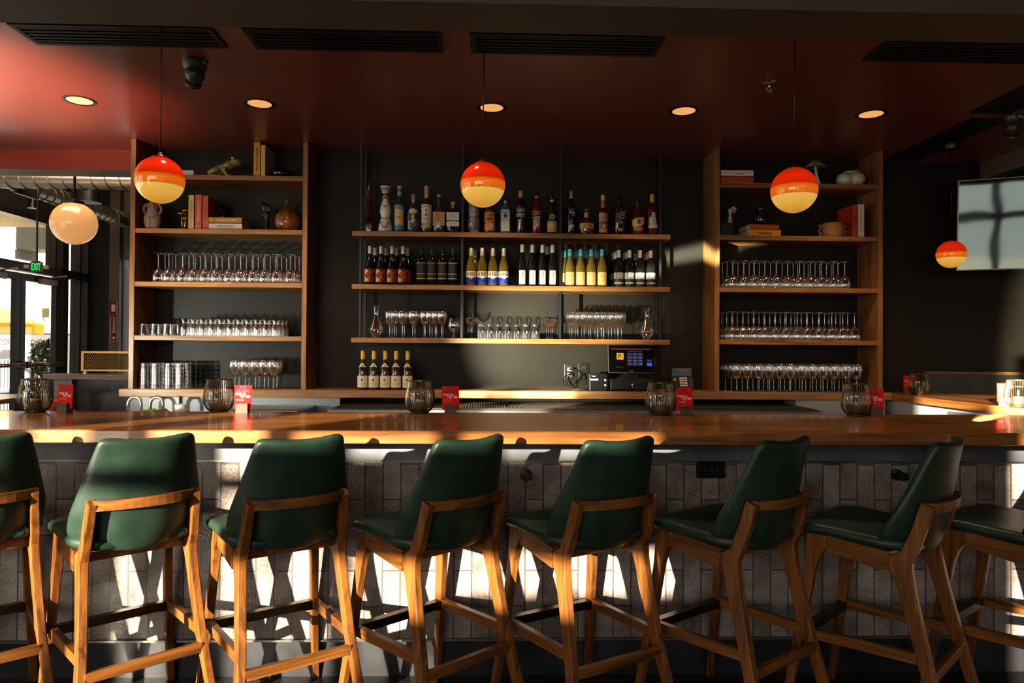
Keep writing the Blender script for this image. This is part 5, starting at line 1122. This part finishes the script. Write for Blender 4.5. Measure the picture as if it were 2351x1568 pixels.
def dome(px, py, label, rz):
    q_ = atZ(px, py, 2.9); t = thing('security_camera', label, 'security camera', q_, rz, 'turret security cameras')
    cm = mat('camera_shell', (.035, .033, .030), .4)
    MB().lathe([(0, -.05), (.048, -.05), (.060, -.035), (.064, -.004), (.064, 0), (0, 0)], 30).build('base', cm, t, True, 40)
    M_ = Matrix.Translation((0, 0, -.075)) @ Matrix.Rotation(.9, 4, 'X')
    MB().blob((0, 0, -.070), (.050, .050, .052), 22).lathe([(.042, -.045), (.040, -.062), (.030, -.066), (0, -.066)], 24, M=M_).build('turret', cm, t, True)
    MB().lathe([(.022, -.064), (.020, -.070), (0, -.071)], 18, M=M_).build('lens', mat('lens_black', (.004, .004, .004), .06, spec=.8), t, True)
    lm = lambda x, z: (lambda a_, b2: ((.0645)*math.sin((x+a_)/.064), -.0645*math.cos((x+a_)/.064), z+b2))
    MB().text('VOLTS', .012, lm(-.018, -.020), bold=.01).patch(.0635, .35, .72, -.026, -.010, eps=.0012).patch(.0635, .76, .95, -.036, -.014, eps=.0012).build('sticker', P((190, 176, 160)), t)
dome(448, 140, 'dark turret camera on the ceiling left of centre', .6); dome(2325, 268, 'dark turret camera at the right edge of the ceiling', -.5)
q_ = atZ(1767, 188, 2.9); t = thing('sprinkler_head', 'chrome ceiling sprinkler head beside the right pendant cord', 'sprinkler', q_)
chrome = mat('chrome', (.6, .56, .5), .18, 1)
MB().lathe([(0, 0), (.040, 0), (.042, -.004), (.030, -.010), (.012, -.012), (0, -.012)], 26).build('rosette', chrome, t, True, 40)
m = MB().lathe([(.009, -.012), (.009, -.034), (.004, -.036), (.004, -.052)], 12).tube([(-.014, 0, -.02), (-.016, 0, -.04), (0, 0, -.056)], .0025, 6).tube([(.014, 0, -.02), (.016, 0, -.04), (0, 0, -.056)], .0025, 6)
m.build('frame', chrome, t, True)
m = MB().lathe([(0, -.055), (.008, -.055), (.008, -.058), (0, -.058)], 14)
for i in range(10): a = 2*PI*i/10; m.poly([(.007*math.cos(a-.2), .007*math.sin(a-.2), -.0565), (.021*math.cos(a-.13), .021*math.sin(a-.13), -.0585), (.021*math.cos(a+.13), .021*math.sin(a+.13), -.0585), (.007*math.cos(a+.2), .007*math.sin(a+.2), -.0565)])
m.build('deflector', chrome, t)
# ------------------------------------------------------------------ television and the seat behind the side bar
tl, bl_ = atY(2199, 415.5, 5.15), atY(2195, 622, 5.15)
ang = -math.radians(52)
tvm = mat('tv_screen', (.24, .265, .225), .045, 1); N_, L_, b_2 = nodes(tvm)
nz_ = N_.new('ShaderNodeTexNoise'); nz_.inputs['Scale'].default_value = 2.6; nz_.inputs['Detail'].default_value = 1; tc_ = N_.new('ShaderNodeTexCoord'); L_.new(tc_.outputs['Object'], nz_.inputs['Vector'])
bp_ = N_.new('ShaderNodeBump'); bp_.inputs['Strength'].default_value = .05; bp_.inputs['Distance'].default_value = .03; L_.new(nz_.outputs['Fac'], bp_.inputs['Height']); L_.new(bp_.outputs[0], b_2.inputs['Normal'])
t = thing('television', 'wall television angled into the room, screen full of reflections', 'television', ((tl.x+bl_.x)/2, 5.15, (tl.z+bl_.z)/2), -math.radians(22.5))
TM2 = Matrix.Rotation(math.radians(5), 4, 'X')
hh = (tl.z-bl_.z)/2
MB().box(0, 1.22, 0, .035, -hh, hh, .004, M=TM2).build('frame', mat('tv_frame', (.22, .2, .17), .35, .8), t)
MB().box(.010, 1.21, -.002, .004, -hh+.010, hh-.010, M=TM2).build('screen', tvm, t)
MB().box(.45, .75, .035, .12, -.12, .12).tube([(.6, .1, 0), (.6, .2, .1), (.6, .2, 1.2)], .03, 10).build('mount', black, t)
p = atY(2122, 852, 5.44); bq = thing('banquette_back', 'dark green leather banquette back with wooden cap beyond the side bar', 'bench', (p.x, 5.39, 0))
MB().box(0, 2.9, 0, .05, .0, p.z-.025).build('leather_panel', noisy('dark_leather', [(.3, (.022, .024, .018)), (.7, (.045, .048, .036))], (1, 1, 1), 9, 4, .4, .08), bq)
MB().box(-.02, 2.9, -.012, .055, p.z-.025, p.z, .002).build('wood_cap', walnutX, bq)
q_ = atY(2310, 905, 4.6); ch = thing('dining_chair', 'top of a dark rounded chair back behind the side bar', 'chair', (4.12, 4.6, 0), 1.2)
MB().grid(lambda u, v: (.22*math.sin((u-.5)*2.2), .20-.22*math.cos((u-.5)*2.2), .62+.46*v-.10*(2*u-1)**4*v), 12, 6).build('backrest', blackmatte, ch, True).modifiers.new('thick', 'SOLIDIFY').thickness = .03
MB().lathe([(0, .42), (.21, .42), (.23, .45), (.20, .48), (0, .485)], 24).build('seat', blackmatte, ch, True)
for sx in (-1, 1):
    for sy in (-1, 1): MB().tube([(sx*.15, sy*.15, .43), (sx*.2, sy*.2, 0)], .014, 8).build('leg', black, ch)
# ------------------------------------------------------------------ left room
duct = mat('spiral_duct', (.42, .37, .30), .36, .85)
def spiral(p0, p1, r, label, pitch=.13):
    p0, p1 = Vector(p0), Vector(p1); d = p1-p0; L_ = d.length; M_ = Matrix.Translation(p0) @ d.to_track_quat('Z', 'Y').to_matrix().to_4x4()
    o = MB().lathe([(r, 0), (r, L_)], 28, M=M_).build('spiral_duct', duct, None, True, 60); tag(o, label, 'air duct')
    n = int(L_/pitch*16); MB().tube([M_ @ Vector(((r+.003)*math.cos(2*PI*i/16), (r+.003)*math.sin(2*PI*i/16), pitch*i/16)) for i in range(n)], .006, 4).build('seam', mat('duct_seam', (.16, .13, .10), .5, .7), o)
    return o
ya = 6.6; zA = atY(150, 424, ya).z
spiral((-5.2, ya, zA+.035), (-2.66, ya, zA+.035), .075, 'slim spiral duct running behind the grey soffit')
XD = -4.55; zD = atX(277, 503, XD).z
ds = spiral((XD, 6.72, zD), (XD, 9.05, zD), .085, 'wide spiral duct running back over the doors', .12)
def grille(py, px):
    q_ = atX(px, py, XD+.09); m = MB().box(.06, .095, -.15, .15, -.045, .045, .004)
    g_ = m.build('grille', mat('grille_metal', (.16, .13, .10), .4, .7), ds); g_.location = (XD, q_.y, q_.z)
    k_ = MB()
    for i in range(7): k_.box(.094, .098, -.125+.04*i, -.11+.04*i, -.035, .035)
    k_.build('grille_slots', blackmatte, g_)
grille(440, 62); grille(508, 288)
q_ = atX(150, 471, -4.9); tr = thing('track_light', 'lighting track with two dark spots over the doors', 'track light', (-4.9, 5.8, q_.z+.02))
MB().box(-.02, .02, 0, 3.2, -.018, .018).build('track', mat('track_metal', (.30, .26, .20), .4, .7), tr)
for px, py in ((75, 480), (283, 545)):
    s_ = atX(px, py, -4.9); yy = s_.y-5.8
    if 0 < yy < 3.2:
        h_ = MB().lathe([(.05, -.17), (.035, -.08), (.03, -.02), (0, -.018)], 16, c=(0, yy, 0)).box(-.012, .012, yy-.06, yy-.03, -.12, -.01).build('spot_head', black, tr, True, 40)
        MB().lathe([(0, -.165), (.045, -.165)], 16, cap=False, c=(0, yy, 0)).build('spot_lens', mat('spot_glow', (.2, .1, .05), .5, emit=(1, .5, .2), estr=.8), h_)
for yy in (.5, 2.2): MB().tube([(0, yy, 0), (0, yy, 3.9-(q_.z+.02))], .006, 6).build('hanger', white, tr)
q_ = atY(205, 452, 7.3); t = thing('drum_lamp', 'black drum ceiling lamp with white underside, left room', 'ceiling light', q_)
MB().lathe([(.115, -.06), (.115, .20), (0, .20)], 30, cap=False).tube([(0, 0, .2), (0, 0, 3.9-q_.z)], .012, 8).build('shade', black, t, True, 40)
MB().lathe([(0, -.058), (.113, -.058)], 30, cap=False).build('diffuser', white, t)
# exit sign
q_ = atY(84, 613, 6.9); t = thing('exit_sign', 'hanging exit sign with green letters and two lamp heads', 'exit sign', q_, math.radians(12)); t.scale = (.62, .62, .62)
MB().box(-.085, .085, -.02, .02, -.072, .072, .004).build('case', mat('sign_case', (.035, .028, .022), .4), t)
MB().text('EXIT', .155, flat((0, -.0215, -.004)), .125, 0, .012).build('exit_lettering', mat('exit_green', (0, .1, .01), .5, emit=(.0, .75, .10), estr=1.3), t)
m = MB().box(-.05, .05, -.025, .025, .072, .095, .003).box(-.08, .08, -.015, .015, .072, .080); m.tube([(0, 0, .09), (0, 0, (3.9-q_.z)/.62)], .016, 8); m.build('stem', mat('stem_metal', (.06, .055, .05), .35, .6), t)
for s in (-1, 1):
    MB().box(s*.135-.035, s*.135+.035, -.03, .03, -.03, .03, .008).tube([(s*.085, 0, 0), (s*.11, 0, 0)], .012, 8).build('lamp_head', mat('lamp_case', (.30, .24, .18), .5), t)
# fire alarm and its sign on the pier
q_ = atY(281, 708, 9.0); t = thing('fire_alarm', 'small red fire alarm strobe on the brown pier', 'fire alarm', (-4.80, 9.02, q_.z))
MB().box(-.05, .05, -.05, 0, -.09, .09, .006).build('case', plain((120, 16, 14), .4), t); MB().box(.0, .04, -.075, -.05, -.045, .045, .006).build('strobe', P((226, 200, 190)), t)
q_ = atY(280, 748, 9.0); t = thing('extinguisher_sign', 'tall narrow sign with arrow under the fire alarm', 'sign', (-4.80, 9.02, q_.z))
MB().box(-.045, .045, -.006, 0, -.20, .20, .002).build('panel', P((196, 170, 150)), t)
MB().poly([(-.036, -.007, -.192), (.036, -.007, -.192), (.036, -.007, .192), (-.036, -.007, .192)]).build('red_field', plain((110, 34, 26), .5), t)
MB().text('FIRE EXTINGUISHER', .05, lambda a, b_: (b_, -.008, -a+.04), .27, 0, .01).poly([(-.024, -.008, -.14), (.024, -.008, -.14), (0, -.008, -.185)]).build('sign_lettering', P((226, 206, 190)), t)
# half wall with pale end and wooden cap, brass screen planter on top
p0 = atY(150, 862, 6.9); hw = thing('half_wall', 'dark marble clad half wall with pale end and wooden cap', 'low wall', (-4.10, 6.9, .075))
MB().box(.03, 1.45, .05, .16, -.075, .985).build('marble_panel', noisy('dark_marble', [(.3, (.022, .018, .016)), (.55, (.05, .042, .038)), (.75, (.10, .085, .078))], (1, 1, .35), 7, 6, .18, .06, dist=1.5), hw)
MB().box(-.14, .03, -.0, .21, -.075, .985, .002).build('end_post', noisy('pale_plaster', [(.3, (.30, .28, .26)), (.7, (.38, .36, .33))], nscale=5), hw)
MB().box(-.22, 1.45, -.04, .24, .985, 1.035, .003).build('wood_cap', wood('cap_wood', (.20, .15, .11), (.38, .30, .23), 0, .45), hw)
sp_ = thing('brass_screen', 'perforated brass screen box on the half wall cap', 'screen', (-4.02, 6.98, 1.11))
MB().box(0, 1.35, -.02, .0, .03, .045).box(0, 1.35, -.02, .0, .205, .225).box(0, .025, -.02, .0, .045, .205).box(1.325, 1.35, -.02, 0, .045, .205).build('frame', brass, sp_)
m = MB(); W_, H_ = 1.30, .16; nx, nz = 64, 9
for j in range(nz):
    for i in range(nx):
        x = .025+W_*(i+.5+(.5 if j % 2 else 0))/nx; z = .045+H_*(j+.5)/nz; w = W_/nx*.52; h2 = H_/nz*.5
        m.tube([(x-w, -.01, z), (x-w*.4, -.01, z+h2), (x+w*.4, -.01, z+h2), (x+w, -.01, z), (x+w*.4, -.01, z-h2), (x-w*.4, -.01, z-h2)], .0034, 4, closed=True) if x+w < 1.33 else None
m.build('perforated_sheet', brass, sp_)
for x in (.04, .95, 1.3): MB().lathe([(.02, 0), (.02, .02), (.012, .03)], 12, c=(x, -.01, 0)).build('foot', mat('silver_foot', (.6, .58, .54), .3, .8), sp_, True, 40)
# dining table left, with its post and things on it
q_ = atZ(30, 905, .93); tb = thing('dining_table', 'wooden table corner at the left edge before the doors', 'table', (-4.46, 6.1, 0))
MB().box(-.9, .42, -.35, .45, .90, .94, .003).build('tabletop', wood('table_wood', (.24, .15, .09), (.46, .32, .21), 0, .35), tb)
MB().box(.12, .18, .02, .08, .0, .90).box(-.8, -.74, .02, .08, 0, .90).build('leg', black, tb)
MB().box(-.2, .3, -.2, .3, 0, .02).build('base', black, tb)
nb = thing('basket', 'orange brown basket with folded napkins beside the left lantern', 'basket', (-3.66, 5.9, .0))
MB().box(-.22, .14, -.1, .14, 0, .84, .004).build('stand', wood('stand_wood', (.16, .12, .09), (.30, .24, .19), 2, .5), nb)
MB().lathe([(.05, .84), (.085, .85), (.09, .93), (.08, .935), (.04, .87)], 18, n=3).build('basket_body', P((190, 96, 44), .8), nb, True)
MB().box(-.12, -.03, -.1, -.09, .86, .93).build('napkin', P((190, 190, 196)), nb)
pb_ = atZ(40, 930, .9); o = MB().box(-.055, .055, -.04, .04, 0, .085, .003).build('paper_stack', P((226, 216, 190))); o.location = (-3.03, 4.4, .90); tag(o, 'cream paper stack on the shelf below the left table', 'paper stack')
lg = MB().box(-.4, .4, -.12, .2, 0, .90).build('service_stand', palegrey); lg.location = (-3.03, 4.4, 0); tag(lg, 'pale service stand at the left edge beyond the bar', 'stand')
# ------------------------------------------------------------------ outside
def outp(px, py, X): return atX(px, py, X)
bw = noisy('white_render', [(.3, (.80, .80, .80)), (.7, (.86, .86, .86))], nscale=1)
# white building straight across the patio
q0, q1 = outp(62, 800, -8.6), outp(210, 800, -8.6)
bd = thing('white_building', 'plain white building across the patio seen through the right door', 'building', (-8.6, q0.y, 0))
MB().box(-1.2, 0, 0, 6.0, 1.62, 7).build('upper_wall', bw, bd); MB().box(-1.2, .01, 0, 6.0, 0, 1.60).build('lower_wall', noisy('beige_render', [(.3, (.40, .37, .30)), (.7, (.48, .45, .37))], nscale=1), bd)
for yy, zz in ((.45, 2.05), (2.6, 2.05)): MB().box(0, .10, yy-.03, yy+.03, zz-.12, zz+.05, .01).build('wall_lamp', P((110, 92, 50)), bd)
# far building with dark window bands, sky coloured glass roof
fb_ = thing('far_building', 'distant pale building with window bands behind the yellow parasol', 'building', (-24, 20, 0))
MB().box(-3, 0, 0, 22, 0, 14).build('wall', bw, fb_)
MB().box(0, .05, .5, 12, 3.9, 5.0).box(0, .05, .5, 12, 7.2, 8.2).build('window_band', P((70, 84, 84), .2), fb_)
# parasol
q_ = outp(-66, 735, -8.2); pr = thing('parasol', 'yellow patio parasol outside the left door', 'parasol', (-8.2, q_.y, 0))
ym = plain((236, 176, 14), .8)
m = MB(); n = 8; R1, z0, z1 = .98, q_.z-.05, q_.z+.40
for i in range(n):
    a, b_ = 2*PI*i/n, 2*PI*(i+1)/n; A, B = (R1*math.cos(a), R1*math.sin(a), z0), (R1*math.cos(b_), R1*math.sin(b_), z0)
    m.poly([A, B, (0, 0, z1)]); m.poly([(A[0], A[1], z0-.16), (B[0], B[1], z0-.16), B, A])
m.build('canopy', ym, pr); MB().tube([(0, 0, 0), (0, 0, z1+.05)], .025, 10).build('pole', white, pr); MB().lathe([(0, 0), (.3, 0), (.28, .08), (.05, .1)], 20).build('base', black, pr)
# plumber's van with printed side
q_ = outp(22, 822, -11.5); va = thing('delivery_van', 'white service van with blue and red print parked outside', 'van', (-11.5, q_.y, 0))
MB().box(-1.9, 0, -2.4, 2.0, .35, 2.35, .12).build('body', P((226, 226, 230), .3), va)
MB().box(-.005, .012, -2.4, 2.0, 1.55, 2.2).build('side_print', P((60, 76, 100)), va); MB().box(-.005, .014, -2.4, 2.0, .60, .92).build('red_stripe', P((176, 36, 34)), va)
MB().text('ION AC', .30, lambda a, b_: (.016, a, 1.38+b_), .9, 0, .01).text('MBING', .24, lambda a, b_: (.016, a, 1.10+b_), .8, .2, .01).build('side_lettering', P((46, 60, 84)), va)
MB().poly([(.018, -.55, 1.75), (.018, .1, 1.75), (.018, .1, 2.05), (.018, -.22, 2.30), (.018, -.55, 2.05)]).build('house_emblem', P((216, 220, 226)), va)
MB().lathe([(0, 0), (.15, 0)], 20, cap=False, M=Matrix.Translation((.022, -.15, 1.86)) @ Matrix.Rotation(PI/2, 4, 'Y')).build('round_emblem', P((30, 92, 160)), va)
for yy in (-1.6, 1.3): MB().lathe([(0, -.12), (.34, -.12), (.34, .12), (0, .12)], 24, c=(0, 0, 0), M=Matrix.Translation((-.12, yy, .34)) @ Matrix.Rotation(PI/2, 4, 'Y')).build('wheel', blackmatte, va)
# bin and picnic bench
q_ = outp(7, 822, -7.6); t = thing('litter_bin', 'pale slatted litter bin with domed lid outside', 'bin', (-7.6, q_.y, 0))
MB().lathe([(.17, q_.z-.02), (.17, q_.z+.04), (.10, q_.z+.13), (0, q_.z+.14)], 22).build('lid', P((210, 208, 200)), t, True, 40)
m = MB()
for i in range(22): a = 2*PI*i/22; m.box(-.008, .008, -.004, .004, .05, q_.z-.03, M=Matrix.Translation((.16*math.cos(a), .16*math.sin(a), 0)) @ Matrix.Rotation(a+PI/2, 4, 'Z'))
m.lathe([(0, .03), (.15, .03), (.15, .06), (0, .06)], 20).build('slatted_drum', P((190, 188, 180)), t)
q_ = outp(25, 868, -6.9); t = thing('picnic_bench', 'grey picnic table outside the left door', 'bench', (-6.9, q_.y-.2, 0))
gm = P((118, 122, 124), .5); m = MB()
for i in range(4): m.box(-.36+.19*i, -.20+.19*i, -.8, .45, .72, .75)
m.build('tabletop', gm, t); MB().box(-.75, -.5, -.8, .45, .42, .45).box(.45, .7, -.8, .45, .42, .45).build('seat_board', gm, t)
for yy in (-.6, .3): MB().tube([(-.2, yy, .72), (-.55, yy, 0)], .03, 6).tube([(.2, yy, .72), (.55, yy, 0)], .03, 6).box(-.7, .65, yy-.02, yy+.02, .38, .42).build('leg', gm, t)
MB().tube([(.45, .42, .95), (.45, .2, .97), (.45, .15, .75), (.45, .25, .62), (.45, .45, .62)], .018, 8).build('rail', black, t, True)
# shrub outside the right door, tree foliage beyond
leafm = noisy('leaf_green', [(.3, (.020, .045, .012)), (.55, (.09, .13, .03)), (.75, (.30, .32, .12))], nscale=9, rough=.45)
def shrub(name, label, loc, rx, ry, z0, z1, n, s, group=None, cat='shrub'):
    t = thing(name, label, cat, loc); rnd = random.Random(n); m = MB(); st = MB()
    for i in range(n):
        a = rnd.uniform(0, 2*PI); h = rnd.random(); k = math.sqrt(rnd.random())*(1-.65*h*h); c = Vector((rx*k*math.cos(a), ry*k*math.sin(a), z0+(z1-z0)*h))
        d = Vector((rnd.uniform(-1, 1), rnd.uniform(-1, 1), rnd.uniform(-.4, .9))).normalized(); w = d.cross(Vector((rnd.uniform(-1, 1), rnd.uniform(-1, 1), .3))).normalized(); L_ = s*rnd.uniform(.6, 1.2)
        m.poly([c, c+d*L_*.5+w*L_*.28, c+d*L_, c+d*L_*.5-w*L_*.28])
    m.build('leaves', leafm, t)
    for i in range(7): a = 2*PI*i/7; st.tube([(0, 0, 0), (rx*.4*math.cos(a), ry*.4*math.sin(a), z0+(z1-z0)*.5), (rx*.6*math.cos(a), ry*.6*math.sin(a), z0+(z1-z0)*.85)], .008, 5)
    st.build('stem', mat('stem_brown', (.05, .035, .02), .7), t)
q_ = outp(95, 850, -5.95); shrub('potted_shrub', 'leafy flowering shrub outside the right door', (-5.95, q_.y, 0), .22, .30, .15, 1.42, 620, .10)
rnd = random.Random(4); m = MB()
for i in range(26):
    c = Vector((-5.95+rnd.uniform(-.2, .2), q_.y+rnd.uniform(-.28, .28), rnd.uniform(.7, 1.1))); m.blob(c, (.022, .022, .018), 8)
sh = [o for o in bpy.data.objects if o.name.startswith('potted_shrub')][0]; o = m.build('blossoms', P((226, 190, 60)), sh, True); o.matrix_parent_inverse = Matrix.Translation(sh.location).inverted()
q_ = outp(30, 690, -14); shrub('tree', 'sunlit tree crown above the yellow parasol outside', (-14, q_.y, 0), 1.5, 1.6, 2.2, 4.6, 900, .34, cat='tree')
q_ = outp(58, 720, -10.6); shrub('tree', 'dark leafy branches seen between the two door frames', (-10.6, q_.y, 0), .35, .35, 1.6, 3.6, 320, .2, cat='tree')
# street awning over the doors and its bracket
q_ = atX(100, 545, -6.5); sb_ = MB().box(-.25, .25, -.22, .2, -.2, .22, .01).box(-.27, -.2, -.2, .2, -.34, -.2).build('heater_box', P((150, 142, 118))); sb_.location = q_; tag(sb_, 'beige grey box fixed outside under the awning', 'outdoor heater')
aw = thing('awning', 'cream awning soffit with dark edge outside above the doors', 'awning', (XL-.1, 6.2, 0))
MB().box(-1.0, -.01, -.6, 2.9, 2.90, 2.98).build('soffit', P((214, 186, 130)), aw); MB().box(-1.06, -1.0, -.6, 2.9, 2.86, 3.1).build('edge', dk, aw)
# the street opposite; its building is added to break up sky in reflections
st = thing('added_street_building', 'brick shop row added across the street to darken television reflections', 'building', (2, -20, 0))
MB().box(0, 24, -6, 0, 0, 3.4).build('wall', noisy('street_brick', [(.3, (.10, .07, .05)), (.7, (.16, .12, .09))], nscale=3), st)
m = MB()
for i in range(8): m.box(.8+3*i, 2.9+3*i, 0, .05, .8, 2.5)
m.build('shop_window', P((40, 50, 54), .15), st)
struct('street', MB().box(-5.36, 30, -30, -3.2, -.12, -.02), pav)
# ------------------------------------------------------------------ light
w = bpy.data.worlds.new('sky'); sc.world = w; w.use_nodes = True
bg = w.node_tree.nodes['Background']; bg.inputs[0].default_value = (.93, .95, 1.0, 1); bg.inputs[1].default_value = .85
def lamp(kind, name, loc, aim, energy, col, **k):
    l = bpy.data.lights.new(name, kind); l.energy = energy; l.color = col
    for a, b_ in k.items(): setattr(l, a, b_)
    o = bpy.data.objects.new(name, l); COL.objects.link(o); o.location = loc
    d = Vector(aim)-Vector(loc); o.rotation_euler = d.to_track_quat('-Z', 'Y').to_euler(); return o
sun = lamp('SUN', 'low_sun', (-6, -10, 5), Vector((-6, -10, 5))+Vector((.60, 1, -.22)), 19.0, (1.0, .86, .68), angle=math.radians(.55))
lamp('AREA', 'front_fill_light', (-2.0, -2.8, 2.0), (-.3, 5, 1.0), 100, (1, .90, .76), shape='RECTANGLE', size=5.0, size_y=1.5)  # added fill from behind the camera, also gives the glasses highlights
lamp('AREA', 'left_fill_light', (-5.15, 2.6, 1.7), (0, 3.9, 2.3), 50, (1, .90, .76), shape='RECTANGLE', size=3.4, size_y=2.2)  # added fill before the solid left wall, for ceiling and left bookcase
# sun thrown back up by the polished bar top
lamp('SPOT', 'bar_glint_centre', (-.95, 3.20, 1.14), (.50, 5.45, 1.50), 1150, (.95, .95, .72), spot_size=math.radians(32), spot_blend=1, shadow_soft_size=.02)
gr = lamp('SPOT', 'bar_glint_right', (.05, 3.15, 1.10), (1.62, 5.45, 2.16), 2800, (.95, 1, .84), spot_size=math.radians(8), spot_blend=1, shadow_soft_size=.03); gr.scale = (2.4, .36, 1)
fr = lamp('SPOT', 'bar_glint_far_right', (2.2, 3.1, 1.10), (4.55, 5.45, 1.34), 1900, (1, .95, .72), spot_size=math.radians(24), spot_blend=1, shadow_soft_size=.03); fr.scale = (.62, 1.7, 1)
lamp('SPOT', 'bar_glint_left', (-3.6, 3.15, 1.15), (-1.85, 5.4, 1.55), 230, (.92, 1, .86), spot_size=math.radians(40), spot_blend=.9, shadow_soft_size=.03)
lamp('SPOT', 'ceiling_fill_spot', (-3.2, 3.2, 1.12), (-3.05, 4.0, 2.9), 800, (1, .95, .82), spot_size=math.radians(62), spot_blend=1, shadow_soft_size=.08)  # added spot imitating window glare on the left ceiling
for o in [o for o in bpy.data.objects if o.name.startswith('downlight')]:
    lamp('SPOT', 'downlight_beam', o.location+Vector((0, 0, -.03)), o.location+Vector((0, .35, -1.5)), 48, (1, .66, .34), spot_size=math.radians(95), spot_blend=.8, shadow_soft_size=.06)
for x in (-2.3, -1.3, -.3, .7, 1.7, 2.7): lamp('SPOT', 'bar_fill_spot', (x, 3.02, 2.8), (x, 3.02, 1), 34, (1, .74, .46), spot_size=math.radians(50), spot_blend=.7, shadow_soft_size=.05)  # added spots hidden by the ceiling beam, brighten the bar top
lamp('AREA', 'left_room_fill', (-3.9, 6.0, 3.7), (-4.4, 7.6, 1.6), 50, (1, .82, .6), shape='RECTANGLE', size=1.6, size_y=1.2)  # added unseen fill to lift the ducts and door frames
lamp('AREA', 'patio_fill_light', (-6.6, 11.5, 6.5), (-8.8, 12.5, 1.5), 1500, (.95, .97, 1), shape='RECTANGLE', size=5, size_y=2.5)  # added unseen lamp to brighten the building across the patio
vs = sc.view_settings; vs.view_transform = 'Standard'; vs.look = 'Medium High Contrast'; vs.exposure = .2; vs.gamma = 1
sc.cycles.use_denoising = True
sc.cycles.max_bounces = 10; sc.cycles.transparent_max_bounces = 24; sc.cycles.diffuse_bounces = 3; sc.cycles.glossy_bounces = 4
sc.cycles.caustics_reflective = False; sc.cycles.caustics_refractive = False; sc.cycles.sample_clamp_indirect = 4
